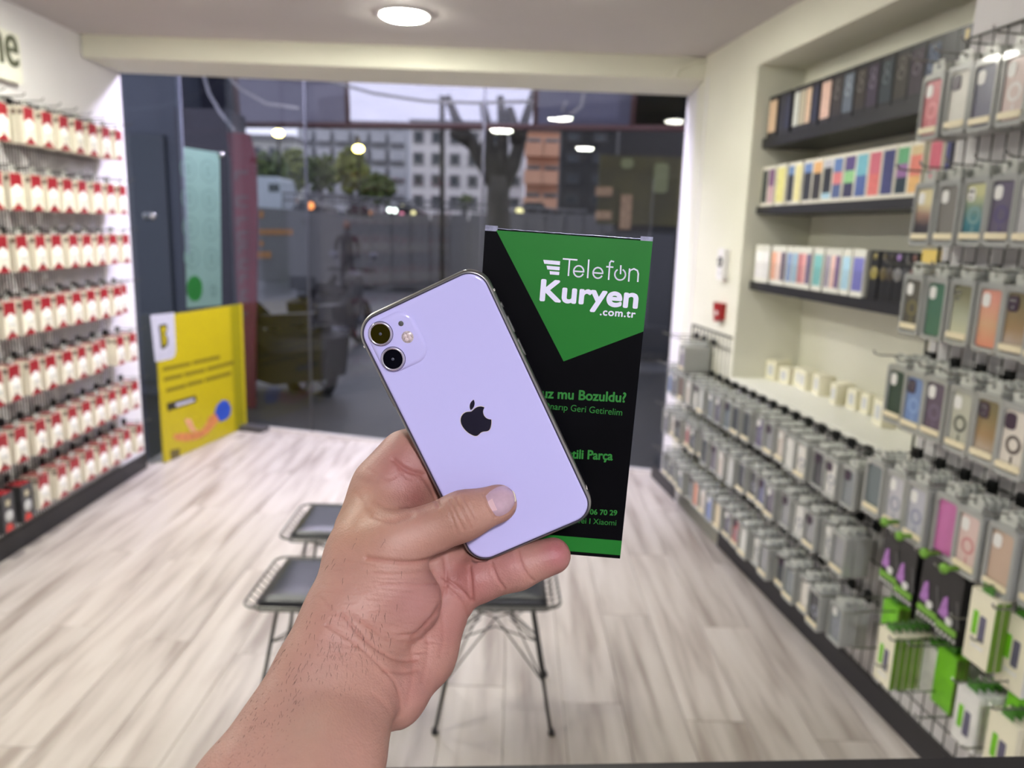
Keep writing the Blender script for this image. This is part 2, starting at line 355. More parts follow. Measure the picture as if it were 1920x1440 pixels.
m = MB().prism([(-CW / 2, -CH), (CW / 2, -CH), (0, -CH + .036)], fy, fy + e_); wedge_me = m.mesh('red_wedge', [RED])
m = MB(); ring_prism(m, rrect(-.02, .02, 0, .03, .008, 3), rrect(-.009, .009, .012, .02, .0035, 3), -.0006, .0006); tab_me = m.mesh('hanging_tab', [PLAST])
def carton_front(mtx):
    o = link('boxed_accessory', carton_me, None, mtx)
    for n_, me_ in (('red_band', band_me), ('product_picture', oval_me), ('grey_artwork', swirl_me), ('red_wedge', wedge_me), ('hanging_tab', tab_me)): link(n_, me_, o)
    return o
proto = None; ls = [-.185 + .13 * k for k in range(11)]
ROWW = ['top', 'second', 'third', 'fourth', 'fifth', 'sixth', 'bottom']
for r_, zh in enumerate(LROWS):
    for k, s_ in enumerate(ls):
        col = len(ls) - 1 - k
        hk = link('display_hook', HOOK_L, None, LW.mat(s_, zh, 0)); tag(hk, '%s black hook from the window in the %s row of the red carton wall' % (ORD[col], ROWW[r_]), 'hook', 'hooks of the red carton wall')
        if r_ == 6 and k <= 2: continue
        depth = 3; jit = random.uniform(-.004, .006)
        if random.random() < .12: depth = 2
        for j in range(depth):
            o_ = .024 + j * (CT + .004) + jit
            mt = LW.mat(s_ + random.uniform(-.003, .003), zh - .018, o_ + .004) @ Matrix.Rotation(random.uniform(-.04, .04), 4, 'Z') @ Matrix.Rotation(random.uniform(-.004, .004), 4, 'X')
            if j == depth - 1:
                o = carton_front(mt) if proto is None else copy_tree(proto, mt); proto = proto or o
                lb = 'front red and white carton on the %s hook from the window, %s row, left wall' % (ORD[col], ROWW[r_])
            else:
                o = link('boxed_accessory', carton_me, None, mt)
                lb = 'white carton %s behind the front one, %s hook from window, %s row' % ('directly' if j == depth - 2 else 'deep', ORD[col], ROWW[r_])
            tag(o, lb, 'carton', 'red and white cartons on the left wall')
# black and red boxes at the near end of the bottom row
def black_box(mtx, lb):
    o = obj('black_boxed_accessory', MB().box(-.04, .04, -.075, 0, -.17, 0), BLKC, None, mtx)
    obj('red_top_panel', MB().box(-.037, .037, -.072, -.002, 0, .001), RED, o)
    obj('emblem', MB().box(-.012, .016, 0, .0008, -.055, -.03), mat('cream_emblem', (190, 180, 150), .5), o)
    obj('product_picture', MB().lathe((0, 0, -.1), [(0, .001), (.024, .001), (.026, 0)], 18, axis='y'), GREYP, o)
    obj('red_patch', MB().prism([(-.022, -.165), (.03, -.165), (.02, -.132), (-.01, -.138)], 0, .0009), mat('bright_red_print', (205, 60, 50), .5), o)
    tag(o, lb, 'box', 'black and red boxes')
black_box(LW.mat(.075, .345, .10), 'black and red box next to the last red and white carton, bottom row')
black_box(LW.mat(-.055, .345, .10), 'black and red box hanging nearest the photographer in the bottom row')
# sign with raised letters on the left wall
SIGNW = mat('sign_board', (228, 228, 214), .5, var=.02); INK = mat('sign_letters', (78, 82, 62), .5)
sx = LW.px(40, 110, .03)[0]; zt = LW.px(20, 60, .03)[1]; zb = LW.px(20, 152, .03)[1]
def text_mesh(txt, size=1, offset=0, extrude=.0, width=None, height=None, align='LEFT', res=4, shear=0, space=1):
    cu = bpy.data.curves.new('text', 'FONT'); cu.body = txt; cu.size = size; cu.offset = offset; cu.extrude = extrude; cu.align_x = align; cu.resolution_u = res; cu.shear = shear; cu.space_character = space
    to = bpy.data.objects.new('text', cu); COL.objects.link(to); dg = bpy.context.evaluated_depsgraph_get(); me = bpy.data.meshes.new_from_object(to.evaluated_get(dg))
    bpy.data.objects.remove(to); bpy.data.curves.remove(cu)
    v = np.empty(len(me.vertices) * 3); me.vertices.foreach_get('co', v); v = v.reshape(-1, 3)
    if len(v):
        mn, mx = v[:, :2].min(0), v[:, :2].max(0)
        if width: v[:, 0] = (v[:, 0] - mn[0]) * width / (mx[0] - mn[0])
        if height: v[:, 1] = (v[:, 1] - mn[1]) * height / (mx[1] - mn[1])
        me.vertices.foreach_set('co', v.ravel()); me.update()
    return me
sg = obj('wall_sign', MB().wbox(LW, sx - 1.2, sx, zb, zt, -.01, .03), SIGNW); tag(sg, 'white raised sign board with dark letters high on the left wall', 'sign')
tm = text_mesh('one', width=.30, height=.13, extrude=.004); tm.materials.append(INK)
lt = link('lettering', tm, sg)
lt.matrix_world = Matrix.Translation(Vector(LW.P(sx - .028 - .30, LW.px(3, 118, .034)[1], .034))) @ Matrix(np.array([LW.u, [0, 0, 1], LW.n]).T.tolist()).to_4x4()

# ------------------------------------------------------------------ right wall: grids, hooks, phone case packs
ZN = RW.px(1365, 630)[1]
grid('wire_grid_panel', RW, S1 + .01, 3.3, .10, 2.05, .05, [1.96, 1.69, 1.435, 1.172, .89, .65, .4, .16, 1.3, 1.55, 1.82, 1.03, .77], 'tall black wire grid panel holding the phone cases nearest the camera')
grid('wire_grid_panel', RW, .1, S0 - .02, .10, ZN, .05, [.828, .605, .355, ZN - .06], 'narrow wire grid panel on the cream column under the red call point')
grid('wire_grid_panel', RW, S0, S1 - .04, .10, .83, .05, [.828, .605, .355, .7, .48], 'long low wire grid panel under the white ledge')
TRAY = mat('tray_plastic', (158, 160, 156), .28, var=.05, scale=12, coat=.3)
TRAYC = mat('tray_window', (190, 192, 190), .2, var=.03, coat=.5)
CASE = mat('case_colour', (200, 200, 200), .35, objcol=True, var=.05, scale=25, coat=.3)
HOLE = mat('camera_opening', (222, 222, 218), .4, var=.05); DARKH = mat('camera_block_dark', (58, 42, 60), .35, var=.2)
STRIP = mat('label_strip', (222, 212, 180), .4, var=.06, scale=90)
def grad_mat(name, stops):
    m = bpy.data.materials.new(name); m.use_nodes = True; nt = m.node_tree; b = nt.nodes['Principled BSDF']; tc = nt.nodes.new('ShaderNodeTexCoord'); sx_ = nt.nodes.new('ShaderNodeSeparateXYZ'); mr = nt.nodes.new('ShaderNodeMapRange')
    mr.inputs['From Min'].default_value = -.165; mr.inputs['From Max'].default_value = -.02; rp = nt.nodes.new('ShaderNodeValToRGB')
    nz = nt.nodes.new('ShaderNodeTexNoise'); nz.inputs['Scale'].default_value = 25; mx = nt.nodes.new('ShaderNodeMath'); mx.operation = 'MULTIPLY_ADD'; mx.inputs[1].default_value = .15
    nt.links.new(tc.outputs['Object'], sx_.inputs[0]); nt.links.new(sx_.outputs['Z'], mr.inputs['Value']); nt.links.new(tc.outputs['Object'], nz.inputs['Vector']); nt.links.new(nz.outputs['Fac'], mx.inputs[0]); nt.links.new(mr.outputs[0], mx.inputs[2]); nt.links.new(mx.outputs[0], rp.inputs['Fac'])
    e = rp.color_ramp.elements; e[0].position = stops[0][0]; e[0].color = (*lin(stops[0][1]), 1); e[1].position = stops[-1][0]; e[1].color = (*lin(stops[-1][1]), 1)
    for p_, c_ in stops[1:-1]: x = e.new(p_); x.color = (*lin(c_), 1)
    nt.links.new(rp.outputs[0], b.inputs['Base Color']); b.inputs['Roughness'].default_value = .3; b.inputs['Coat Weight'].default_value = .3
    return m
GR = {'dusk': grad_mat('case_cream_to_dark', [(.1, (50, 50, 56)), (.4, (62, 56, 58)), (.62, (150, 120, 104)), (.85, (214, 204, 160))]),
      'teal': grad_mat('case_teal_fade', [(.1, (28, 78, 100)), (.45, (60, 120, 130)), (.72, (120, 140, 120)), (.95, (190, 190, 140))]),
      'coral': grad_mat('case_coral_fade', [(.1, (206, 130, 108)), (.5, (200, 160, 126)), (.95, (214, 150, 132))]),
      'glit': grad_mat('case_pale_glitter', [(.1, (196, 198, 168)), (.5, (168, 172, 150)), (.95, (120, 118, 92))]),
      'gold': grad_mat('case_gold_glitter', [(.1, (186, 176, 168)), (.5, (150, 124, 88)), (.95, (120, 110, 80))])}
PWD, PHT, PTH = .091, .172, .0205
out_r = rrect(-PWD / 2, PWD / 2, -PHT, 0, .013, 4); in_r = rrect(-PWD / 2 + .011, PWD / 2 - .011, -PHT + .012, -.016, .010, 4)
def rim():
    m = MB(); ring_prism(m, out_r, in_r, -PTH / 2, PTH / 2)
    m.prism(in_r, -PTH / 2, -PTH / 2 + .002)
    ro = rrect(-PWD / 2 + .003, PWD / 2 - .003, -PHT + .003, -.003, .011, 4); ri = rrect(-PWD / 2 + .007, PWD / 2 - .007, -PHT + .007, -.008, .010, 4)
    ring_prism(m, ro, ri, PTH / 2, PTH / 2 + .0015)
    return m.mesh('phone_case_pack', [TRAY])
rim_me = rim()
def rim_back():
    m = MB(); m.prism(out_r, -PTH / 2, PTH / 2 - .003); ring_prism(m, out_r, in_r, PTH / 2 - .003, PTH / 2)
    m.prism(in_r, PTH / 2 - .003, PTH / 2 - .002, 1)
    m.prism(rrect(-.024, .024, -.002, .03, .01, 2), -.003, .003, 2)
    return m.mesh('phone_case_pack', [TRAY, CASE, PLAST])
back_me = rim_back()
case_r = rrect(-.036, .036, -.158, -.018, .011, 4)
def case_mesh(mt): return MB().prism(case_r, -.004, .005).mesh('phone_case', [mt])
case_me = case_mesh(CASE); case_g = {k: case_mesh(v) for k, v in GR.items()}
hole_me = MB().prism(rrect(.004, .030, -.060, -.026, .010, 4), .005, .0064).mesh('camera_opening', [HOLE])
darkh_me = MB().prism(rrect(.0, .031, -.062, -.024, .010, 4), .005, .0075).mesh('camera_block', [DARKH])
m = MB(); ring_prism(m, [(.022 * math.cos(a), -.095 + .022 * math.sin(a)) for a in np.linspace(0, 2 * math.pi, 24, False)], [(.014 * math.cos(a), -.095 + .014 * math.sin(a)) for a in np.linspace(0, 2 * math.pi, 24, False)], .005, .0058)
m.box(-.003, .003, .005, .0058, -.142, -.122); magring_me = m.mesh('magnet_ring', [CASE])
strip_me = MB().prism(rrect(-.037, .037, -.154, -.138, .006, 3), PTH / 2, PTH / 2 + .003).mesh('label_strip', [STRIP])
m = MB(); ring_prism(m, rrect(-.025, .025, -.002, .034, .011, 3), rrect(-.008, .008, .012, .022, .004, 3), -.0008, .0008); ctab_me = m.mesh('hanging_tab', [PLAST])
m = MB()
for cx, cz in ((.012, -.036), (.023, -.036), (.0175, -.052)): m.lathe((cx, .0064, cz), [(0, .0015), (.0045, .0015), (.0045, 0)], 10, axis='y')
lens_me = m.mesh('lens_rings', [CHROME])
def c01(c): return lin(c)
def case_pack(mtx, col, kind='plain', hole='hole', ringc=None, strip=True, lenses=False):
    o = link('phone_case_pack', rim_me, None, mtx)
    link('phone_case', case_g[kind] if kind in case_g else case_me, o, None, c01(col))
    if hole == 'hole': link('camera_opening', hole_me, o)
    elif hole == 'dark': link('camera_block', darkh_me, o)
    if lenses: link('lens_rings', lens_me, o)
    if ringc: link('magnet_ring', magring_me, o, None, c01(ringc))
    if strip: link('label_strip', strip_me, o)
    link('hanging_tab', ctab_me, o)
    return o
ROWN = ['top', 'second', 'third', 'fourth', 'fifth']
NEAR = [ # z_top, fronts at o, entries
 (1.95, [(1760, 130), (1810, 120), (1860, 110), (1915, 115), None], [((186, 70, 84), 'plain', 'hole', (214, 120, 120), 'red edged clear'), ((206, 204, 192), 'plain', 'dark', None, 'white'), ((82, 80, 108), 'plain', 'hole', None, 'navy'), ((196, 172, 164), 'plain', 'hole', (210, 205, 200), 'pale pink clear'), ((90, 110, 90), 'plain', 'hole', None, 'olive')]),
 (1.668, [(1745, 345), (1790, 335), (1840, 325), (1895, 310), None], [((200, 180, 150), 'dusk', 'hole', None, 'cream to black faded'), ((118, 114, 106), 'plain', 'hole', None, 'smoky grey'), ((60, 120, 130), 'teal', 'hole', (110, 150, 150), 'teal faded'), ((88, 78, 104), 'plain', 'hole', (70, 58, 110), 'purple ringed'), ((180, 180, 180), 'plain', 'hole', None, 'grey')]),
 (1.415, [(1722, 515), (1765, 520), (1815, 525), (1870, 530), (1920, 540)], [((84, 80, 68), 'plain', 'hole', (120, 112, 60), 'smoky clear'), ((56, 108, 82), 'plain', 'hole', None, 'green'), ((180, 180, 150), 'glit', None, None, 'pale glitter'), ((206, 150, 128), 'coral', 'hole', None, 'coral'), ((120, 112, 108), 'gold', 'dark', None, 'dark glitter')]),
 (1.157, [(1690, 690), (1725, 695), (1765, 705), (1812, 730), (1862, 745), (1915, 770)], [((38, 66, 56), 'plain', 'hole', None, 'dark green'), ((84, 122, 180), 'plain', 'dark', (110, 148, 200), 'blue'), ((88, 74, 96), 'plain', 'hole', (104, 90, 120), 'dark purple'), ((176, 178, 160), 'plain', 'hole', (74, 82, 76), 'clear ringed'), ((160, 140, 110), 'gold', 'dark', None, 'gold glitter'), ((214, 206, 192), 'plain', 'dark', (84, 70, 66), 'cream ringed')]),
 (.87, [(1650, 860), (1690, 880), (1730, 900), (1785, 930), (1830, 950), (1890, 980)], [((88, 104, 108), 'plain', None, None, 'slate'), ((176, 176, 184), 'plain', 'hole', (136, 140, 160), 'clear grey ringed'), ((168, 170, 182), 'plain', 'hole', (128, 132, 160), 'clear blue ringed'), ((184, 62, 150), 'plain', None, None, 'magenta'), ((206, 176, 168), 'plain', 'hole', (188, 112, 108), 'red ringed clear'), ((186, 156, 130), 'plain', 'hole', None, 'tan')]),
]
for r_, (zt_, pxs, ents) in enumerate(NEAR):
    for k in range(7):
        hs = 2.057 + .1 * k
        zh = zt_ + .02
        hk = link('display_hook', HOOK_R, None, RW.mat(hs, zh, 0)); tag(hk, '%s steel hook from the shelves in the %s row of hanging phone cases' % (ORD[k], ROWN[r_]), 'hook', 'hooks of the near right wall')
        e = ents[min(k, len(ents) - 1)]
        of = .12 + random.uniform(-.008, .008)
        if k < len(pxs) and pxs[k]:
            s_a = RW.px(*pxs[k], 0)[0]; s_b = RW.px(*pxs[k], .1)[0]; of = min(.165, max(.095, (hs - s_a) / (s_b - s_a) * .1))
        n_ = 4 if k < 6 else 2
        for j in range(n_):
            oj = of - (n_ - 1 - j) * .0225
            if oj < .024: continue
            mt = RW.mat(hs + random.uniform(-.002, .002), zt_ + random.uniform(-.003, .003), oj) @ Matrix.Rotation(random.uniform(-.012, .012), 4, 'Z')
            if j == n_ - 1:
                if k < len(ents):
                    o = case_pack(mt, e[0], e[1], e[2], e[3], strip=not (r_ == 2 and k in (1, 3)) and not (r_ == 4 and k == 3), lenses=(r_, k) in ((1, 2), (2, 4), (3, 1), (3, 4), (2, 2)))
                    lb = '%s case pack, front of the %s hook, %s row from top' % (e[4], ORD[k], ROWN[r_])
                else:
                    g = random.randint(90, 190); o = case_pack(mt, (g, g, g + 5)); lb = 'phone case pack at the front of the %s hook, %s row from the top' % (ORD[k], ROWN[r_])
            else:
                g = random.randint(90, 190); o = link('phone_case_pack', back_me, None, mt, c01((g, g, g)))
                lb = '%s case pack behind the front one, %s hook, %s row from top' % (ORD[n_ - 2 - j], ORD[k], ROWN[r_])
            tag(o, lb, 'phone case', 'phone case packs on the near right wall')
# low rows under the ledge
FROWS = [(.828, .0, 'upper'), (.605, 0, 'middle'), (.362, 0, 'lower')]
PAL = [(206, 206, 200), (140, 142, 146), (70, 76, 84), (188, 190, 186), (60, 66, 76), (214, 210, 200), (96, 90, 108), (60, 62, 66), (120, 128, 132), (196, 186, 176)]
SPEC = {(0, 0): (88, 120, 190), (0, 2): (110, 80, 76), (1, 3): (176, 92, 100), (1, 2): (60, 64, 66), (2, 5): (206, 122, 84), (2, 7): (98, 124, 190), (2, 8): (212, 196, 160), (2, 10): (172, 62, 66), (1, 12): (96, 100, 140), (0, 11): (98, 86, 122), (0, 8): (96, 112, 120)}
for r_, (zh, _, rn) in enumerate(FROWS):
    for k in range(19):
        hs = .156 + .0975 * k
        sc_ = .80
        hk = link('display_hook', HOOK_R, None, RW.mat(hs, zh, 0)); tag(hk, '%s hook from the window in the %s low row of phone cases' % (ORD[k], rn), 'hook', 'hooks of the low phone case rows')
        n_ = 3; of = .115 + random.uniform(-.008, .02)
        for j in range(n_):
            oj = of - (n_ - 1 - j) * .03
            mt = RW.mat(hs + random.uniform(-.003, .003), zh - .022, oj) @ Matrix.Rotation(random.uniform(-.012, .012), 4, 'Z') @ Matrix.Diagonal((.95, 1.34, sc_ * 1.0, 1))
            c_ = SPEC.get((r_, k), random.choice(PAL))
            if j == n_ - 1:
                o = case_pack(mt, c_, 'plain', random.choice(['hole', 'hole', None, 'dark']), None if random.random() < .7 else (130, 134, 150), strip=random.random() < .6)
                lb = 'front phone case pack on the %s hook from the window, %s low row' % (ORD[k], rn)
            else:
                g = random.randint(120, 205); o = link('phone_case_pack', back_me, None, mt, c01((g, g, g - 4)))
                lb = '%s case pack behind the front one, %s hook from window, %s low row' % (ORD[n_ - 2 - j], ORD[k], rn)
            tag(o, lb, 'phone case', 'phone case packs in the low rows')
# upper row on the narrow grid beside the window
for k, hs in enumerate((.2, .32, .44)):
    zh = ZN - .05
    tag(link('display_hook', HOOK_R, None, RW.mat(hs, zh, 0)), '%s hook from the window at the top of the narrow grid' % ORD[k], 'hook', 'hooks of the low phone case rows')
for j in range(5):
    mt = RW.mat(.36, ZN - .075, .03 + .026 * j) @ Matrix.Diagonal((.93, 1.3, .8, 1))
    o = case_pack(mt, (148, 138, 160)) if j == 4 else link('phone_case_pack', back_me, None, mt, c01((190, 192, 186)))
    tag(o, 'mauve phone case pack at the front of the stack below the red call point' if j == 4 else 'pale phone case pack %s behind the front one below the red call point' % ORD[3 - j], 'phone case', 'phone case packs below the call point')

# black holder packs and green and white boxes low on the near wall
BLKB = mat('black_pack', (30, 30, 30), .4, var=.15); GRN = mat('pack_green', (108, 160, 50), .4, var=.08); PURP = mat('pack_purple', (160, 108, 176), .4, var=.2, scale=70); GRN2 = mat('box_green', (96, 134, 36), .45, var=.08); LEAF = mat('box_leaf_green', (110, 186, 28), .45, var=.1)
IVORY = mat('box_ivory', (224, 220, 196), .45, var=.04, scale=20); SILV = mat('silver_print', (214, 214, 210), .3, var=.1); DGRN = mat('tab_green', (60, 120, 30), .4, var=.1)
def holder_pack(mtx, lb):
    w_, h_, t_ = .079, .175, .075
    o = obj('black_holder_pack', MB().box(-w_ / 2, w_ / 2, -t_, 0, -h_, 0).prism([(-w_ / 2, 0), (w_ / 2, 0), (w_ / 2 - .02, .03), (-w_ / 2 + .02, .03)], -.003, 0), BLKB, None, mtx)
    obj('green_band', MB().prism(rrect(-w_ / 2 + .001, w_ / 2 - .001, -h_ + .022, -h_ + .040, .006, 3), 0, .003), GRN, o)
    obj('purple_picture', MB().prism([(-.002, -.125), (.034, -.118), (.022, -.07), (.010, -.062)], 0, .002), PURP, o)
    obj('product_picture', MB().prism(rrect(-.018, .004, -.132, -.112, .007, 3), 0, .0035), SILV, o)
    obj('grey_stripe', MB().prism([(-.044, -.128), (-.038, -.128), (-.022, -.06), (-.028, -.06)], 0, .001), mat('stripe_grey', (84, 84, 84), .4), o)
    d = MB()
    for i in range(5): d.lathe((-.032 + .016 * i, 0, -h_ + .010), [(0, .001), (.005, .001), (.005, 0)], 8, axis='y')
    obj('dot_row', d, SILV, o)
    tag(o, lb, 'box', 'black holder packs')
HP = [((1665, 1081), 'farthest black pack with green band and purple picture, beside the white ledge boxes side'), ((1693, 1110), 'second'), ((1738, 1146), 'third'), ((1774, 1178), 'nearest')]
HL = ['black and green pack farthest along the row, touching the grey phone cases', 'black and green pack second from the grey phone cases', 'black and green pack third from the grey phone cases', 'black and green pack last in its row, beside the ivory boxes']
for i, ((px_, py_), _) in enumerate(HP):
    s_, z_ = RW.px(px_, py_, .14)
    holder_pack(RW.mat(s_, z_ + .175 - .031, .14), HL[i])
    tag(link('display_hook', HOOK_R, None, RW.mat(s_, z_ + .16, 0)), '%s hook above the black and green packs, counted from the grey cases' % ORD[i], 'hook', 'hooks over the boxed goods')
    ks = obj('green_peg_end', MB().lathe((0, 0, 0), [(0, .05), (.012, .048), (.014, .04), (.007, .03), (.006, 0), (0, 0)], 14, axis='y'), GRN, None, RW.mat(s_ + .02, z_ + .175 , .145)); tag(ks, 'green round peg end over the %s black pack from the grey cases' % ORD[i], 'peg end', 'green peg ends')
def ivory_box(mtx, lb, first, w_=.075, h_=.165, t_=.017, side=GRN2, face=IVORY, pic=True):
    m = MB().box(-w_ / 2, w_ / 2, -t_ / 2, t_ / 2, -h_, 0, 0); m.box(-w_ / 2 - .0005, -w_ / 2, -t_ / 2 + .0003, t_ / 2 - .0003, -h_, -.006, 1)
    m.box(-.018, .018, -.0007, .0007, -.002, .022, 2)
    o = obj('ivory_boxed_cable', m, [face, side, DGRN], None, mtx)
    if pic and first:
        obj('green_picture', MB().prism(rrect(.008, .024, -.11, -.05, .003, 2), t_ / 2, t_ / 2 + .0008), LEAF, o)
        obj('phone_picture', MB().prism(rrect(-.018, .002, -.12, -.055, .003, 2), t_ / 2, t_ / 2 + .0012), mat('print_slate', (90, 88, 110), .3), o)
        obj('print_line', MB().box(-.02, .02, t_ / 2, t_ / 2 + .0006, -.14, -.132), SILV, o)
    tag(o, lb, 'box', 'boxed cables low on the near right wall')
def box_stack(px_, py_, n_, of, desc, zoff=0, **kw):     # px,py = centre of the front face
    s_, z_ = RW.px(px_, py_, of)
    h_ = kw.get('h_', .165)
    for j in range(n_):
        ivory_box(RW.mat(s_, z_ + h_ / 2 + random.uniform(-.002, .002), of - j * .021), '%s box of %s' % (['front', 'second', 'third', 'fourth', 'fifth', 'sixth'][j], desc), j == 0, **kw)
    tag(link('display_hook', HOOK_R, None, RW.mat(s_, z_ + h_ / 2 + .014, 0)), 'hook that carries ' + desc, 'hook', 'hooks over the boxed goods')
box_stack(1663, 1232, 6, .15, 'the ivory and green stack at the far end of the bottom row')
box_stack(1672, 1165, 2, .06, 'the bright green fronted stack under the farthest black pack', face=LEAF, side=GRN2, pic=False, h_=.12)
box_stack(1842, 1180, 2, .16, 'the ivory and green pair beside the nearest black pack', w_=.08, h_=.18)
box_stack(1905, 1225, 2, .12, 'the pale green pictured stack right of the ivory pair', w_=.08, h_=.18, side=SILV)
box_stack(1745, 1255, 2, .06, 'the pale stack behind two bare hooks', face=SILV, side=DGRN, pic=False, h_=.14)
box_stack(1775, 1275, 2, .07, 'the leaf green stack above the black plinth', face=LEAF, side=GRN2, pic=False)
box_stack(1815, 1345, 5, .14, 'the silver sided stack above the black plinth', face=SILV, side=SILV, h_=.15)
box_stack(1880, 1400, 3, .15, 'the ivory stack over the counter edge', w_=.085, h_=.15, side=IVORY)
box_stack(1912, 1350, 2, .08, 'the green topped stack at the edge of the wall display', face=LEAF, side=DGRN, pic=False)
for i, (px_, py_) in enumerate(((1660, 1150), (1650, 1218), (1700, 1252), (1740, 1300), (1778, 1348), (1850, 1163), (1890, 1205), (1868, 1405))):
    s_, z_ = RW.px(px_, py_, .1)
    tag(link('display_hook', HOOK_R, None, RW.mat(s_ , z_, 0)), '%s bare dark hook among the boxed cables, counted from the far end' % ORD[i], 'hook', 'hooks over the boxed goods')

# ------------------------------------------------------------------ alcove shelves with boxed phones
RO = -.05
shelf_px = [((1430, 250), (1430, 262)), ((1414, 388), (1414, 404)), ((1397, 525), (1397, 538))]
names = ['top', 'middle', 'lowest']; SZ = []
for i, (a, b_) in enumerate(shelf_px):
    za = RW.px(*a, RO)[1]; zb_ = RW.px(*b_, RO)[1]
    if i == 0: za, zb_ = RW.px(1580, 232, RO)[1], RW.px(1580, 222, RO)[1]; za, zb_ = max(za, zb_), max(za, zb_) - .042
    if i == 1: zb_ = za - .034
    if i == 2: zb_ = za - .04
    SZ.append(za)
    o = obj('wall_shelf', MB().wbox(RW, S0, S1, zb_, za, DEP, RO), BLACKP); tag(o, 'black %s shelf in the white alcove of the right wall' % names[i], 'shelf', 'black shelves in the alcove')
def phone_box(px_, z0, h_, w_, col, pic, lb, o_=RO - .004, t_=.045, gname='', toned=None, name='boxed_phone'):
    s_, _ = RW.px(px_[0], px_[1], o_)
    o = obj(name, MB().box(-w_ / 2, w_ / 2, -t_, 0, 0, h_), BOXC, None, RW.mat(s_, z0 + .0005, o_), c01(col))
    m_ = .14
    if toned is None: toned = [(0, 1, pic)]
    for i, (a, b_, c_) in enumerate(toned):
        link('screen_picture', MB().box(-w_ / 2 * (1 - m_), w_ / 2 * (1 - m_), 0, .0008, h_ * (.08 + .84 * a), h_ * (.08 + .84 * b_)).mesh('screen_picture', [PICM]), o, None, c01(c_))
    tag(o, lb, 'box', gname)
    return o
BOXC = mat('phone_box_card', (200, 200, 200), .35, objcol=True, var=.02); PICM = mat('phone_box_print', (200, 200, 200), .3, objcol=True, var=.3, scale=45)
# middle shelf
xs2 = [250, 305, 385, 470, 530, 612, 692, 780, 865, 965, 1068, 1178, 1292, 1412, 1525, 1685, 1805, 1895]
c2 = [[(0, 1, (50, 58, 58))], [(0, .5, (196, 150, 160)), (.5, 1, (120, 66, 120))], [(0, 1, (222, 214, 96))], [(0, .75, (30, 30, 34)), (.75, 1, (70, 120, 180))], [(0, 1, (224, 214, 130))], [(0, .75, (30, 32, 36)), (.75, 1, (70, 120, 190))], [(0, .7, (40, 34, 28)), (.7, 1, (226, 160, 50))],
      [(0, .15, (150, 200, 220)), (.15, .8, (26, 28, 30)), (.8, 1, (190, 190, 200))], [(0, .35, (60, 84, 140)), (.35, .65, (216, 90, 90)), (.65, 1, (60, 110, 180))], [(0, .35, (50, 46, 84)), (.35, .65, (130, 200, 120)), (.65, 1, (84, 60, 130))], [(0, .5, (46, 84, 160)), (.5, 1, (90, 180, 200))], [(0, .5, (216, 76, 66)), (.5, 1, (206, 70, 100))],
      [(0, 1, (52, 56, 118))], [(0, .35, (36, 56, 66)), (.35, .65, (150, 96, 160)), (.65, 1, (80, 170, 110))], [(0, .35, (226, 170, 70)), (.35, .8, (222, 100, 70)), (.8, 1, (214, 190, 130))], [(0, 1, (204, 56, 90))], [(0, 1, (46, 48, 116))], [(0, 1, (232, 232, 220))]]
px2 = [1380 + v / 4.571 for v in xs2]; ss = [RW.px(p, 340, RO - .004)[0] for p in px2]
for i, p in enumerate(px2):
    gap = min([abs(ss[i] - ss[j]) for j in (i - 1, i + 1) if 0 <= j < len(ss)]); w_ = min(.085, max(.04, gap * .96))
    phone_box((p, 340), SZ[1], .170, w_, (228, 224, 206), None, '%s white phone box from the column on the middle shelf' % ORD[i].replace('first', 'first'), gname='white phone boxes on the middle shelf', toned=c2[i])
# lowest shelf
xs3 = [180, 215, 255, 320, 360, 400, 455, 505, 545, 580, 620, 700, 785, 835, 870, 945, 1050]
c3 = [(232, 230, 232), (236, 234, 236), (228, 226, 228), (220, 140, 90), (226, 190, 180), (90, 70, 100), (110, 140, 190), (120, 170, 200), (180, 80, 90), (214, 140, 140), (84, 66, 120), (96, 176, 176), (150, 140, 160), (224, 180, 170), (104, 74, 130), (150, 196, 220), (90, 90, 180)]
px3 = [1380 + v / 4.571 for v in xs3]; ss = [RW.px(p, 500, RO - .004)[0] for p in px3]
for i, p in enumerate(px3):
    gap = min([abs(ss[i] - ss[j]) for j in (i - 1, i + 1) if 0 <= j < len(ss)]); w_ = min(.085, max(.035, gap * .96))
    phone_box((p, 500), SZ[2], .165, w_, (230, 230, 218), None, '%s white phone box from the column on the lowest shelf' % ORD[i], gname='white phone boxes on the lowest shelf', toned=[(0.05, .55, c3[i]), (.55, .9, tuple(min(255, int(v * 1.12)) for v in c3[i]))])
xsb = [1180, 1262, 1320, 1385, 1450, 1520]; cb = [(150, 136, 40), (92, 80, 34), (70, 62, 50), (120, 120, 120), (60, 60, 60), (110, 56, 36)]
px4 = [1380 + v / 4.571 for v in xsb]; ss = [RW.px(p, 510, RO - .004)[0] for p in px4]
for i, p in enumerate(px4):
    o = phone_box((p, 510), SZ[2], .165, min(.075, min([abs(ss[i] - ss[j]) for j in (i - 1, i + 1) if 0 <= j < 6]) * .96), (30, 29, 28), None, '%s black box after the white ones on the lowest shelf' % ORD[i], gname='black boxes on the lowest shelf', toned=[], name='black_product_box')
    link('round_picture', MB().lathe((0, 0, .09), [(0, .001), (.02, .001), (.022, 0)], 18, axis='y').mesh('round_picture', [PICM]), o, None, c01(cb[i]))
    link('top_emblem', MB().lathe((0, 0, .146), [(0, .001), (.010, .001), (.011, 0)], 12, axis='y').mesh('top_emblem', [PICM]), o, None, c01((150, 110, 190) if i == 3 else cb[i]))
phone_box((1380 + 1650 / 4.571, 500), SZ[2], .175, .075, (222, 190, 44), None, 'yellow box standing upright at the near end of the lowest shelf', gname=None, toned=[], name='yellow_box')
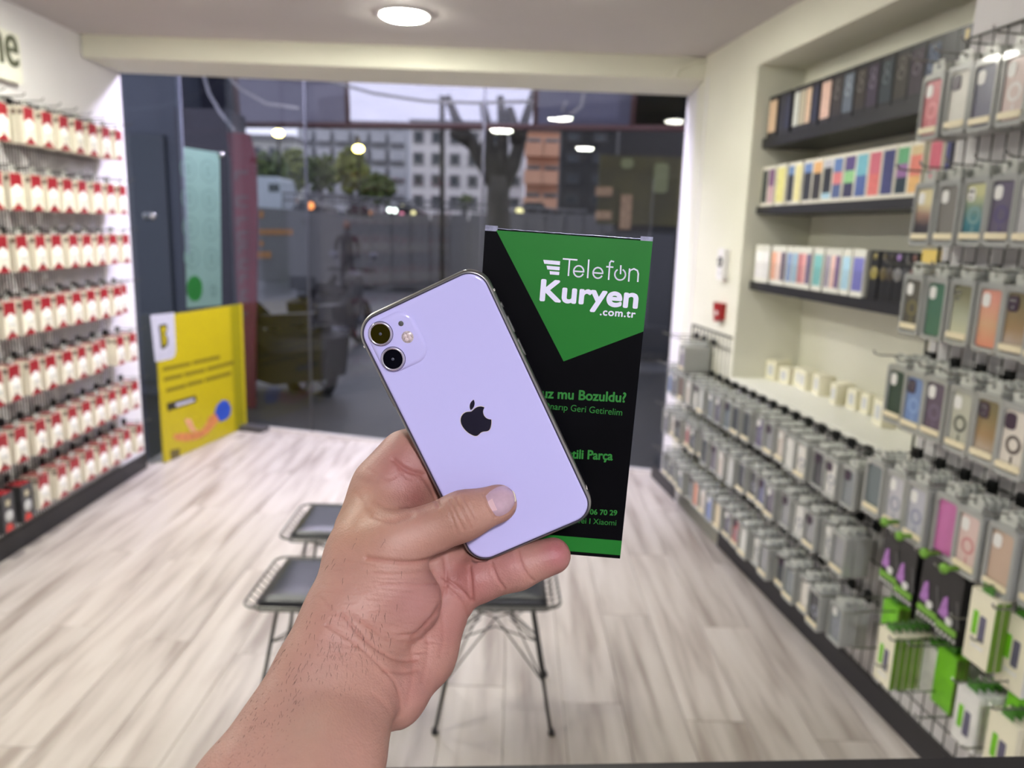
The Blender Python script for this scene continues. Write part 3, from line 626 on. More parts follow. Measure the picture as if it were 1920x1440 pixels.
# top shelf
xs1 = [250, 312, 350, 408, 448, 488, 535, 605, 680, 755, 838, 918, 1010, 1110, 1212, 1318, 1420, 1530]
c1 = [(206, 170, 130), (44, 44, 52), (40, 44, 70), (206, 210, 200), (190, 180, 150), (220, 184, 150), (40, 44, 70), (218, 176, 156), (60, 54, 54), (96, 108, 124), (60, 54, 50), (64, 54, 74), (50, 62, 70), (62, 58, 52), (60, 50, 62), (56, 72, 100), (40, 40, 42), (36, 36, 38)]
px1 = [1380 + v / 3.556 for v in xs1]; ss = [RW.px(p, 200 - (p - 1450) * .3, RO - .004)[0] for p in px1]
for i, p in enumerate(px1):
    yy = 200 - (p - 1450) * .3
    gap = min([abs(ss[i] - ss[j]) for j in (i - 1, i + 1) if 0 <= j < len(ss)]); w_ = min(.088, max(.04, gap * .97))
    o = phone_box((p, yy), SZ[0], .172, w_, (34, 33, 36), None, '%s black phone box from the column on the top shelf' % ORD[i], gname='black phone boxes on the top shelf', toned=[(.04, .96, c1[i])] if i < 16 else [])
    if 8 <= i < 16:
        for zz, rr in ((.13, .016), (.095, .020)):
            link('lens_picture', MB().lathe((0, .0008, zz), [(rr * .6, .0006), (rr, .0006), (rr, 0)], 16, axis='y').mesh('lens_picture', [PICM]), o, None, c01(tuple(min(255, v + 46) for v in c1[i])))
    if i == 16: link('yellow_print', MB().box(-.03, .03, 0, .0008, .07, .08).mesh('yellow_print', [PICM]), o, None, c01((190, 160, 40)))
    if i == 17: link('yellow_print', MB().box(-.008, .008, 0, .0008, .13, .16).mesh('yellow_print', [PICM]), o, None, c01((190, 160, 40)))
# small white charger boxes on the ledge
LB = [(335, 490, .075, .09), (465, 530, .07, .075), (560, 532, .03, .078), (650, 590, .06, .085), (790, 640, .075, .09), (960, 735, .05, .085), (1020, 700, .075, .06), (1140, 785, .06, .08), (1270, 830, .05, .08), (1400, 945, .085, .095), (470, 400, .08, .08), (620, 430, .08, .085), (760, 470, .08, .085), (1100, 570, .09, .085), (1190, 640, .08, .085), (1300, 720, .08, .085)]
LEDW = mat('charger_box_white', (232, 228, 204), .4, var=.02); GREYR = mat('charger_grey', (196, 198, 200), .3, var=.04)
for i, (zx, zy, w_, h_) in enumerate(LB):
    P = floor_pt(1380 + zx / 5.333, 620 + zy / 5.333, .85); s_ = float((P - RW.A).dot(RW.u)); o_ = float((P - RW.A).dot(RW.n))
    o_ = max(o_, DEP + w_ + .01)
    mt = RW.mat(s_, .8505, min(o_, -.06)) @ Matrix.Rotation(random.uniform(-.25, .25), 4, 'Z')
    o = obj('charger_box', MB().box(-w_ / 2, w_ / 2, -w_ * .6, 0, 0, h_), LEDW, None, mt)
    obj('charger_picture', MB().prism(rrect(-w_ * .28, w_ * .28, h_ * .25, h_ * .78, w_ * .08, 3), 0, .001), GREYR, o)
    tag(o, '%s small cream charger box along the white ledge, counted from the column%s' % (ORD[i if i < 10 else i - 10], '' if i < 10 else ', back row'), 'box', 'charger boxes on the ledge')
# red call point and white switch on the column
s_, z_ = RW.px(1347, 585, .02)
o = obj('call_point', MB().hexa([(-.04, 0, -.035), (.028, 0, -.05), (.028, .03, -.05), (-.04, .03, -.035), (-.045, 0, .045), (.05, 0, .045), (.05, .03, .045), (-.045, .03, .045)]), mat('call_point_red', (150, 16, 18), .3, var=.1), None, RW.mat(s_, z_, 0))
obj('pictogram', MB().box(-.015, .012, .03, .031, -.015, .005), SILV, o); tag(o, 'small red wall box on the cream column above the narrow grid', 'call point')
s_, z_ = RW.px(1354, 495, .02)
o = obj('doorbell_unit', MB().prism(rrect(-.04, .04, -.075, .075, .012, 4), 0, .03), WHITE, None, RW.mat(s_, z_, 0))
obj('black_ring', MB().lathe((0, .03, .01), [(.014, .004), (.024, .004), (.026, 0)], 20, axis='y'), BLACKM, o); obj('lower_button', MB().lathe((0, .03, -.045), [(0, .004), (.010, .003), (.011, 0)], 14, axis='y'), GREYR, o)
tag(o, 'white wall unit with a dark ring beside the lowest shelf', 'wall unit')
s_, z_ = RW.px(1912, 20, .01)
o = obj('wall_notice', MB().box(-.09, .09, 0, .008, -.12, .14), WHITE, None, RW.mat(s_ + .04, z_, -.01)); tag(o, 'white plate high on the wall above the hanging cases', 'plate')

# ------------------------------------------------------------------ stools
PAD = mat('black_pad', (36, 38, 43), .34, var=.08, scale=20, bump=.15, bscale=60)
SEAT = .42
RIMM = mat('rim_metal', (96, 96, 92), .3, metal=.6)
def stool(mtx, lb):
    t = empty('wire_stool', mtx); w, d = .19, .175
    # cushion: soft slab with rounded border
    m = MB(); N = 14
    def zt(x, y): e = max(abs(x) / (w - .040), abs(y) / (d - .026)); return .012 + .012 * (1 - e ** 6)
    g = [[((-1 + 2 * i / N) * (w - .040), (-1 + 2 * j / N) * (d - .026)) for j in range(N + 1)] for i in range(N + 1)]
    vs = [(x, y, SEAT + zt(x, y)) for r_ in g for x, y in r_] + [(x, y, SEAT - .004) for r_ in g for x, y in r_]; n1 = (N + 1) ** 2
    fs = [(i * (N + 1) + j, (i + 1) * (N + 1) + j, (i + 1) * (N + 1) + j + 1, i * (N + 1) + j + 1) for i in range(N) for j in range(N)]
    fs += [tuple(n1 + k for k in reversed(f)) for f in fs]
    bd = [(i, 0) for i in range(N)] + [(N, j) for j in range(N)] + [(i, N) for i in range(N, 0, -1)] + [(0, j) for j in range(N, 0, -1)]
    for q in range(len(bd)):
        a, b_ = bd[q], bd[(q + 1) % len(bd)]; ia, ib = a[0] * (N + 1) + a[1], b_[0] * (N + 1) + b_[1]; fs.append((ia, n1 + ia, n1 + ib, ib))
    m.add(vs, fs, 0, True); obj('seat_pad', m, PAD, t)
    # wire rim: two loops joined by short wires
    m = MB(); r1 = rrect(-w, w, -d, d, .04, 5); r2 = rrect(-w + .022, w - .022, -d + .022, d - .022, .035, 5)
    m.tube([(x, y, SEAT + .006) for x, y in r1 + r1[:1]], .0038, 6, caps=False); m.tube([(x, y, SEAT - .014) for x, y in r2 + r2[:1]], .003, 6, caps=False)
    obj('wire_rim', m, RIMM, t)
    m = MB(); lo = rrect(-w, w, -d, d, .0401, 1)
    for i in range(9):
        u = -1 + (i + .5) * 2 / 9
        for sgn in (-1, 1):
            m.tube([(u * (w - .03), sgn * d, SEAT + .006), (u * (w - .035), sgn * (d - .022), SEAT - .014)], .0018, 5)
            m.tube([(sgn * w, u * (d - .03), SEAT + .006), (sgn * (w - .022), u * (d - .035), SEAT - .014)], .0018, 5)
    for i in range(1, 8):
        u = -1 + i * .25
        m.tube([(u * (w - .02), -d + .02, SEAT - .014), (u * (w - .02), d - .02, SEAT - .014)], .0018, 5); m.tube([(-w + .02, u * (d - .02), SEAT - .016), (w - .02, u * (d - .02), SEAT - .016)], .0018, 5)
    o = obj('seat_wires', m, WIRE, t)
    for sx_ in (-1, 1):
        for sy in (-1, 1):
            o = obj('leg', MB().tube([(sx_ * .105, sy * .10, SEAT - .016), (sx_ * .175, sy * .155, .012)], .0055, 8), BLACKM, t)
            obj('rubber_foot', MB().lathe((sx_ * .177, sy * .157, 0), [(0, 0), (.010, 0), (.010, .012), (.007, .02), (0, .02)], 12), BLACKP, o)
    # crossing braces
    K = [(sx_ * .105, sy * .10) for sx_ in (-1, 1) for sy in (-1, 1)]
    def L(sx_, sy, f): return np.array([sx_ * (.105 + .07 * f), sy * (.10 + .055 * f), (SEAT - .016) * (1 - f) + .012 * f])
    for a, b_ in (((-1, -1), (1, -1)), ((1, -1), (1, 1)), ((1, 1), (-1, 1)), ((-1, 1), (-1, -1))):
        mid = (L(*a, .45) + L(*b_, .45)) / 2; mid[:2] *= .35; mid[2] = SEAT - .11
        obj('brace', MB().tube([L(*a, .62), mid * .98 + np.array([0, 0, .02]), L(*b_, .02)], .0026, 5), WIRE, t)
        obj('brace', MB().tube([L(*b_, .62), mid * .98 + np.array([0, 0, .02]), L(*a, .02)], .0026, 5), WIRE, t)
        obj('brace', MB().tube([L(*a, .30), mid + np.array([0, 0, -.015]), L(*b_, .30)], .0026, 5), WIRE, t)
    tag(t, lb, 'stool', 'black padded wire stools')
T = lambda x, y, r=0: Matrix.Translation((x, y, 0)) @ Matrix.Rotation(r, 4, 'Z')
stool(T(-.03, 2.245, .03), 'black padded wire stool whose legs show below the hand')
stool(T(-.565, 2.20, .0), 'black padded wire stool beside the forearm, with the thumb side covering it')
stool(T(-.615, 2.70, .02), 'black padded wire stool farthest back, nearest the window')
# ------------------------------------------------------------------ yellow board standing against the side glass
YEL = mat('board_yellow', (176, 160, 4), .45, var=.02, scale=8)
Wp = Wall(floor_pt(303, 868), floor_pt(458, 800), (1, -.2, 0)); Wp.A = Wp.A + Wp.n * .01
bw = Wp.L; bh = .925
yb = obj('advert_board', MB().wbox(Wp, 0, bw, 0.002, bh, 0.0, .012), YEL); tag(yb, 'yellow advertising board with a pictured hand, standing at the side glass', 'board')
def onb(name, m, mt): return obj(name, m, mt, yb)
BW = mat('board_white', (180, 180, 190), .4); BK = mat('board_black', (40, 38, 20), .5); BB = mat('board_blue', (44, 76, 170), .4, var=.15, scale=30); BS = mat('board_skin', (190, 120, 66), .5, var=.15, scale=25); BT = mat('board_text', (108, 98, 6), .5)
def bpoly(pts, o0=.012, o1=.013): # pts in photo pixels
    P = [Wp.px(px_, py_, .012) for px_, py_ in pts]; n = len(P); vs = [Wp.P(a, z, o0) for a, z in P] + [Wp.P(a, z, o1) for a, z in P]
    m = MB(); m.add(vs, [tuple(range(n)), tuple(range(2 * n - 1, n - 1, -1))]); m.add(vs, [(i, (i + 1) % n, n + (i + 1) % n, n + i) for i in range(n)]); return m
Zp = lambda x, y: (260 + x / 4.5, 560 + y / 4.5)
onb('white_corner_panel', bpoly([Zp(98, 140), Zp(298, 118), Zp(312, 440), Zp(300, 490), Zp(270, 508), Zp(140, 535)]), BW)
onb('emblem', bpoly([Zp(168, 222), Zp(236, 212), Zp(240, 262), Zp(226, 300), Zp(245, 330), Zp(246, 390), Zp(208, 428), Zp(188, 420)], .0130, .0138), BK)
onb('emblem_fill', bpoly([Zp(186, 240), Zp(226, 232), Zp(228, 270), Zp(208, 292), Zp(228, 330), Zp(226, 380), Zp(205, 405), Zp(196, 330)], .0138, .0144), YEL)
for i, (x0, y0, x1, y1) in enumerate(((205, 595, 440, 545), (455, 540, 685, 490), (212, 680, 370, 645), (385, 640, 560, 600), (575, 595, 800, 535), (232, 775, 400, 730), (410, 725, 545, 690), (560, 685, 780, 625))):
    m_ = 17; onb('text_line', bpoly([Zp(x0, y0 + m_), Zp(x1, y1 + m_), Zp(x1, y1 - m_ + 5), Zp(x0, y0 - m_ + 5)]), BT)
onb('black_button', bpoly([Zp(235, 885), Zp(482, 815), Zp(488, 870), Zp(245, 950)]), BK); onb('button_text', bpoly([Zp(310, 885), Zp(465, 842), Zp(466, 866), Zp(314, 914)], .013, .0136), BW)
onb('pictured_hand', bpoly([Zp(285, 1150), Zp(340, 1135), Zp(460, 1130), Zp(530, 1110), Zp(570, 1060), Zp(590, 1000), Zp(640, 965), Zp(680, 1020), Zp(640, 1075), Zp(590, 1130), Zp(520, 1180), Zp(400, 1205), Zp(310, 1195)]), BS)
onb('pictured_thumb', bpoly([Zp(385, 1010), Zp(440, 1015), Zp(470, 1090), Zp(500, 1120), Zp(440, 1120), Zp(400, 1060)], .013, .0134), mat('board_pink', (206, 150, 110), .5))
onb('blue_sleeve', bpoly([Zp(640, 960), Zp(660, 900), Zp(705, 855), Zp(750, 860), Zp(780, 920), Zp(770, 985), Zp(735, 1020), Zp(685, 1040)], .013, .0136), BB)
onb('grey_mark', bpoly([Zp(265, 1280), Zp(345, 1262), Zp(348, 1335), Zp(275, 1365)]), mat('board_grey', (96, 84, 40), .5))
o = obj('floor_weight', MB().wbox(GW, .0, .28, .0, .03, .02, .12), mat('dark_weight', (66, 64, 66), .5)); tag(o, 'dark flat bar on the floor at the corner of the glass, beside the board', 'bar')
# sticker of a phone keypad on the side glass
st = MB(); P = [WG.px(*q, .01) for q in ((345, 276), (412, 287), (416, 572), (351, 578))]
vs = [WG.P(a, z, .0065) for a, z in P] + [WG.P(a, z, .008) for a, z in P]; st.add(vs, [(0, 1, 2, 3), (7, 6, 5, 4), (0, 1, 5, 4), (1, 2, 6, 5), (2, 3, 7, 6), (3, 0, 4, 7)])
STK = mat('sticker_mint', (88, 114, 104), .5, var=.03); STK2 = mat('sticker_ring', (70, 94, 86), .5); STK3 = mat('sticker_green', (8, 82, 18), .5, var=.08)
sk = obj('window_sticker', st, STK); tag(sk, 'mint sticker of a phone keypad with a green call button on the side glass', 'sticker')
def disc_on(name, px_, py_, rs, rz, mt, inner=0, o0=.0081):
    a, z = WG.px(px_, py_, .008); n = 20; m = MB()
    out = [WG.P(a + rs * math.cos(t), z + rz * math.sin(t), o0 + .0012) for t in np.linspace(0, 2 * math.pi, n, False)]; c_ = WG.P(a, z, o0 + .0012)
    if inner:
        inn = [WG.P(a + rs * inner * math.cos(t), z + rz * inner * math.sin(t), o0 + .0012) for t in np.linspace(0, 2 * math.pi, n, False)]
        m.add(out + inn, [(i, (i + 1) % n, n + (i + 1) % n, n + i) for i in range(n)])
    else: m.add(out, [tuple(range(n))])
    return obj(name, m, mt, sk, fix=False)
digs = [['9', '*'], ['6', '7'], ['3', '4'], ['0', '1']]
for r_ in range(4):
    for c_ in range(2):
        px_ = 353 + c_ * 37 + r_ * 2.2; py_ = 317 + r_ * 55 + c_ * 4
        disc_on('key_ring', px_, py_, .075, .075, STK2, .86); disc_on('key_digit', px_, py_, .022, .035, STK2, .5)
disc_on('call_button', 365, 541, .078, .085, STK3)
disc_on('key_ring', 400, 545, .03, .04, STK2, .6)
# ------------------------------------------------------------------ dark counter edge close to the camera
ca, cb_ = floor_pt(850, 1437, COUNTER_Z), floor_pt(1920, 1418, COUNTER_Z); cu_ = (cb_ - ca) / np.linalg.norm(cb_ - ca); cn = np.array([cu_[1], -cu_[0], 0]); p0 = ca - cu_ * .45; p1 = cb_ + cu_ * .25
q = [p0, p1, p1 + cn * .55, p0 + cn * .55]
ct = obj('counter', MB().hexa([v - np.array([0, 0, .035]) for v in q] + q), BLACKP)
q2 = [p0 + cn * .04, p1 + cn * .04, p1 + cn * .5, p0 + cn * .5]; obj('counter_body', MB().hexa([v * np.array([1, 1, 0]) for v in q2] + [v - np.array([0, 0, .035]) for v in q2]), WHITE, ct)
tag(ct, 'black counter whose top edge crosses the bottom of the view', 'counter')
# ------------------------------------------------------------------ outside: street at dusk
ASPH = mat('asphalt', (80, 81, 84), .55, var=.2, scale=1.2, bump=.2, bscale=60)
struct('road', MB().box(-40, 40, 4.6, 90, -.3, -.12), ASPH)
struct('pavement', MB().hexa([(-2.4, 4.6, -.12), (1.2, 4.77, -.12), (3, 8.6, -.12), (-6, 8.6, -.12), (-2.4, 4.6, -.02), (1.2, 4.77, -.02), (3, 8.6, -.02), (-6, 8.6, -.02)]), mat('pavement_stone', (46, 47, 49), .5, var=.15, scale=3))
RUST = mat('awning_frame', (92, 62, 62), .5, var=.15)
def film(name, t, col):
    m = bpy.data.materials.new(name); m.use_nodes = True; nt = m.node_tree; nt.nodes.clear(); out = nt.nodes.new('ShaderNodeOutputMaterial'); mx = nt.nodes.new('ShaderNodeMixShader'); mx.inputs[0].default_value = t
    a = nt.nodes.new('ShaderNodeBsdfTransparent'); b = nt.nodes.new('ShaderNodeBsdfTranslucent'); nz = nt.nodes.new('ShaderNodeTexNoise'); nz.inputs['Scale'].default_value = 3; rp = nt.nodes.new('ShaderNodeValToRGB')
    rp.color_ramp.elements[0].color = (*[v * .9 for v in col], 1); rp.color_ramp.elements[1].color = (*col, 1); nt.links.new(nz.outputs['Fac'], rp.inputs['Fac']); nt.links.new(rp.outputs[0], b.inputs['Color']); nt.links.new(rp.outputs[0], a.inputs['Color'])
    nt.links.new(a.outputs[0], mx.inputs[1]); nt.links.new(b.outputs[0], mx.inputs[2]); nt.links.new(mx.outputs[0], out.inputs['Surface']); return m
aw = empty('street_awning', Matrix.Translation((0, 7.4, 2.5)))
def awc(px_, py_): P = at_y(px_, py_, 7.4); return P
def aw_top(P, d=1.5): return P + np.array([0, -.12, .9])
edges = [(335, 228), (372, 232), (448, 236), (653, 236), (1003, 236), (1185, 236), (1300, 236)]
films = [film('film_dim', .6, (.10, .10, .12)), film('film_dim_b', .6, (.13, .13, .15)), film('film_grey', .6, (.46, .45, .50)), film('film_clear', .1, (.97, .96, 1.0)), film('film_grey_b', .6, (.40, .40, .47)), film('film_dark', .6, (.05, .05, .05))]
iM = Matrix.Translation((0, -7.4, -2.5))
for i in range(6):
    a, b_ = awc(*edges[i]), awc(*edges[i + 1]); q = [a, b_, aw_top(b_, 1.2), aw_top(a, 1.2)]
    m = MB().hexa(q + [v + np.array([0, .003, .006]) for v in q]).xf(iM); obj('awning_film', m, films[i], aw)
for i in range(7):
    a = awc(*edges[i]); obj('awning_rib', MB().tube([a + np.array([0, 0, -.02]), aw_top(a, 1.2)], .022, 8).xf(iM), RUST, aw)
obj('front_rail', MB().tube([awc(335, 233), awc(1300, 241)], .028, 8).xf(iM), RUST, aw)
obj('side_post', MB().tube([awc(1300, 241), awc(1300, 241) * [1, 1, 0] + [0, 0, -.1]], .03, 8).xf(iM), RUST, aw)
tag(aw, 'street awning with clear film panels and rusty ribs above the window view', 'awning')
# loose cable hanging outside the glass
for i, (pl, lb) in enumerate(((([(378, 110), (382, 140), (392, 175), (412, 210), (440, 245)]), 'grey cable hanging in front of the dim awning panels'), (([(420, 110), (425, 140), (448, 165), (500, 195), (560, 203)]), 'thin cable across the grey awning panel'), (([(590, 110), (612, 150), (700, 175), (800, 190), (900, 193), (1000, 190)]), 'pale cable sagging across the bright awning panel'), (([(1098, 120), (1095, 172), (1090, 200), (1070, 215), (1055, 205), (1062, 190)]), 'loop of pale cable under the right awning panel'))):
    o = obj('cable', MB().tube([at_y(px_, py_, 5.9) for px_, py_ in pl], .012, 6), mat('cable_pale_%d' % i, (168, 164, 168), .5)); tag(o, lb, 'cable')
# red banner stand
BAN = mat('banner_red', (92, 4, 30), .5, var=.12, scale=3); BLET = mat('banner_letter', (84, 62, 66), .5)
def slab_px(name, pts, y, th, mt, parent=None):
    P = [at_y(px_, py_, y) for px_, py_ in pts]; m = MB().prism([(p[0], p[2]) for p in P], y, y + th); return obj(name, m, mt, parent)
bn = slab_px('banner', [(424, 248), (466, 250), (478, 290), (482, 420), (478, 640), (478, 806), (462, 806), (452, 660), (440, 500), (432, 300)], 6.3, .04, BAN)
tag(bn, 'tall dark red banner with faint vertical letters outside the left glass', 'banner')
for i, py_ in enumerate((325, 372, 412, 438, 464, 490, 520, 548, 590)):
    x0 = 440 + i * 1.5; x1 = 464
    kinds = [[(x0, py_), (x1, py_), (x1, py_ - 5), (x0, py_ - 5)], [(x0, py_ + 12), (x0 + 5, py_ + 12), (x0 + 5, py_), (x0, py_)], [(x0, py_ + 16), (x1, py_ + 16), (x1, py_ + 12), (x0, py_ + 12)]]
    for kq in kinds[: 2 + i % 2]: slab_px('banner_letter', kq, 6.29, .01, BLET, bn)
# dark hoarding across the road with orange lettering
HOA = mat('hoarding_grey', (92, 92, 92), .6, var=.06, scale=.5)
ho = slab_px('hoarding', [(300, 380), (480, 388), (560, 394), (640, 403), (700, 408), (800, 412), (1285, 418), (1285, 560), (800, 540), (470, 524), (300, 524)], 20, .1, HOA); tag(ho, 'long grey hoarding across the road with small orange lettering', 'hoarding')
OR = mat('orange_letters', (170, 112, 40), .5, var=.2, scale=20)
for x0, x1, y0, y1 in ((470, 558, 430, 440), (478, 500, 452, 461), (474, 512, 472, 484), (478, 490, 396, 408)):
    n = max(2, int((x1 - x0) / 9))
    for i in range(n): slab_px('orange_letter', [(x0 + i * 9, y0), (x0 + i * 9 + 6, y0), (x0 + i * 9 + 6, y1), (x0 + i * 9, y1)], 19.97, .02, OR, ho)
for i in range(0, 16):
    slab_px('hoarding_board', [(700 + i * 36, 402), (700 + i * 36 + 33, 402), (700 + i * 36 + 33, 530), (700 + i * 36, 530)], 19.96, .03, HOA, ho)
rl = MB()
for dy in (0, 12): rl.tube([at_y(530, 362 + dy, 20.16), at_y(1100, 396 + dy, 20.16)], .03, 5)
for i in range(24): rl.tube([at_y(530 + i * 24, 360 + i * 1.5, 20.16), at_y(530 + i * 24, 420, 20.16)], .02, 5)
o = obj('street_railing', rl, mat('rail_grey', (96, 96, 98), .5)); tag(o, 'thin grey railing along the top of the far hoarding', 'railing')
# bushes and trees
FOL = mat('foliage_dark', (60, 76, 26), .7, var=.5, scale=6); FOL2 = mat('foliage_olive', (104, 112, 48), .7, var=.4, scale=6); BARK = mat('bark', (46, 44, 38), .8, var=.3, scale=8)
def bush(px_, py_, rx, rz, y, mt, lb):
    t = empty('bush', Matrix.Translation(Vector(at_y(px_, 525, y) * [1, 1, 0])))
    k = F / y; c = at_y(px_, py_, y); base = t.matrix_world.translation
    m = MB(); n = 110
    for i in range(n):
        v = rng.normal(size=3); v /= np.linalg.norm(v); v *= rng.uniform(.45, 1)
        p = c + v * np.array([rx / k, rx / k, rz / k]); m.ball(p - np.array(base), rx / k * rng.uniform(.12, .24), n=4, jit=.3)
    obj('foliage', m, mt, t, fix=False)['kind'] = 'stuff'; obj('trunk', MB().tube([(0, 0, -.1), tuple(c - np.array(base))], [.12, .05], 7), BARK, t)
    tag(t, lb, 'bush', 'bushes across the road')
bush(505, 318, 42, 34, 26.5, FOL, 'dark bush beside the red banner, under the first street lamp')
bush(555, 316, 28, 36, 29, FOL2, 'olive bush between the first two dark bushes')
bush(602, 325, 30, 36, 24, FOL, 'dark bush between the two street lamps')
bush(660, 320, 34, 40, 30, FOL2, 'pale olive bush right under the second street lamp')
bush(708, 356, 32, 28, 27, FOL, 'low green bush beside the white facade')
bush(872, 378, 14, 14, 23, FOL, 'small bush in front of the white facade, beside the forked tree')
tr = empty('street_tree', Matrix.Translation(Vector(at_y(935, 525, 14) * [1, 1, 0]))); b0 = np.array(tr.matrix_world.translation)
m = MB(); P = lambda px_, py_, y=14: at_y(px_, py_, y) - b0
m.tube([P(936, 700), P(936, 440), P(934, 370), P(936, 330)], [.26, .22, .21, .20], 10)
for br in ([(930, 350), (905, 305), (880, 262), (856, 225), (838, 180)], [(928, 340), (918, 290), (914, 240), (905, 190)], [(938, 340), (940, 290), (943, 240), (938, 180)], [(942, 350), (962, 310), (975, 268), (985, 225), (1002, 170)], [(880, 262), (862, 255), (845, 248)], [(975, 268), (960, 230), (955, 200)], [(905, 305), (912, 270), (925, 240)]):
    m.tube([P(*q) for q in br], list(np.linspace(.15, .06, len(br))), 8)
obj('trunk', m, BARK, tr); tag(tr, 'bare forked street tree in front of the pale buildings', 'tree')
# buildings
GLS = mat('far_window', (44, 54, 56), .2, var=.3, scale=2)
def building(lb, px0, px1, py0, y, wallm, cols, rows, winm=GLS, wx=.55, wy=.5, y1=400, balc=False, frm=None):
    A_, B_ = at_y(px0, py0, y), at_y(px1, y1, y); t = empty('apartment_building', Matrix.Translation((A_[0], y, 0)))
    W_, H_ = B_[0] - A_[0], A_[2]; obj('wall', MB().box(0.05, W_ - .05, 0, 1.6, -.2, H_), wallm, t); obj('roof', MB().box(0, W_, -.2, 1.6, H_, H_ + .25), mat('roof_edge', (120, 118, 116), .7), t)
    z0 = B_[2]
    for c_ in range(cols):
        for r_ in range(rows):
            cw, rh = W_ / cols, (H_ - z0) / rows; x0 = c_ * cw + cw * (1 - wx) / 2; zz = z0 + r_ * rh + rh * (1 - wy) / 2
            f = MB(); ring_prism(f, [(x0, zz), (x0 + cw * wx, zz), (x0 + cw * wx, zz + rh * wy), (x0, zz + rh * wy)], [(x0 + .08, zz + .08), (x0 + cw * wx - .08, zz + .08), (x0 + cw * wx - .08, zz + rh * wy - .08), (x0 + .08, zz + rh * wy - .08)], -.06, .02)
            fr = obj('window', f, frm or FRM, t); obj('pane', MB().box(x0 + .08, x0 + cw * wx - .08, -.02, .01, zz + .08, zz + rh * wy - .08), winm, fr)
            if balc: obj('balcony', MB().box(x0 - .1, x0 + cw * wx + .1, -.8, 0, zz - .25, zz + .35), wallm, t)
    tag(t, lb, 'building', 'buildings across the road'); return t
FRM = mat('far_frame', (130, 130, 130), .6)
building('grey apartment block far behind the bushes and street lamps', 560, 764, 232, 46, mat('grey_render', (176, 178, 180), .8, var=.06, scale=.4), 6, 5, balc=True)
building('low pale building left of the grey block, behind the first lamp', 468, 556, 262, 40, mat('pale_render', (190, 190, 180), .8), 3, 3)
building('white building with tall framed windows behind the forked tree', 768, 902, 236, 34, mat('white_render', (222, 218, 214), .8, var=.04, scale=.4), 4, 4, wx=.6, wy=.6)
building('pale building partly hidden by the forked tree', 906, 983, 238, 41, mat('light_render', (206, 206, 206), .8), 2, 4)
building('peach coloured building right of the forked tree', 986, 1046, 246, 37, mat('peach_render', (206, 156, 124), .8, var=.05, scale=.5), 2, 3, balc=True, wx=.8)
building('dark building behind the right end of the hoarding', 1052, 1290, 236, 27, mat('dark_render', (40, 42, 42), .8, var=.1, scale=.5), 5, 4, frm=mat('dark_frame', (52, 54, 56), .6))
# pole and street lamps
o = obj('street_pole', MB().tube([at_y(829, 180, 16), at_y(829, 600, 16)], .055, 8), BARK); tag(o, 'thin dark pole left of the forked tree', 'pole')
LE = mat('street_lamp_glow', (255, 225, 120), .4, emis=28, var=.01)
for i, (px_, py_) in enumerate(((522, 250), (672, 279))):
    c = at_y(px_, py_, 24.5); t = obj('street_lamp', MB().tube([c * [1, 1, 0], c * [1, 1, 0] + [0, 0, c[2] + .3], c + [.0, -.3, .35], c + [0, -.45, .12]], .04, 7), BARK)
    obj('lamp_bulb', MB().ball(c, .16, .16, .11, n=6), LE, t); tag(t, ['glowing street lamp nearest the red banner', 'glowing street lamp over the pale olive bush'][i], 'street lamp', 'street lamps')
# vehicles behind the hoarding
VW = mat('van_white', (170, 180, 186), .4); VD = mat('car_dark', (22, 22, 26), .35, var=.1)
vn = empty('van', Matrix.Translation(Vector(at_y(505, 385, 22.6) * [1, 1, 0]))); vb = np.array(vn.matrix_world.translation)
A_, B_ = at_y(478, 330, 22.6) - vb, at_y(527, 392, 22.6) - vb
obj('body', MB().prism([(A_[0], B_[2]), (B_[0], B_[2]), (B_[0] + .05, B_[2] + .4), (B_[0] - .05, A_[2] - .1), (B_[0] - .1, A_[2]), (A_[0], A_[2])], 0, 1.6), VW, vn)
obj('window', MB().box(.0, .30, -.02, .02, A_[2] - .42, A_[2] - .2), GLS, vn)
obj('lower_body', MB().box(A_[0], B_[0], .02, 1.55, .15, B_[2]), VW, vn)
for sx_ in (-.3, .25): obj('wheel', MB().lathe((sx_, -.02, .2), [(0, 0), (.22, 0), (.22, .15), (0, .15)], 14, axis='y'), VD, vn)
tag(vn, 'small white van above the far hoarding beside the red banner', 'van')
LMP = {'o': mat('light_orange', (255, 150, 80), .4, emis=2.2), 'w': mat('light_white', (235, 250, 240), .4, emis=7), 'p': mat('light_pink', (220, 120, 150), .4, emis=1.2), 'y': mat('light_yellow', (220, 210, 150), .4, emis=2), 'b': mat('light_brown', (180, 120, 80), .4, emis=.9)}
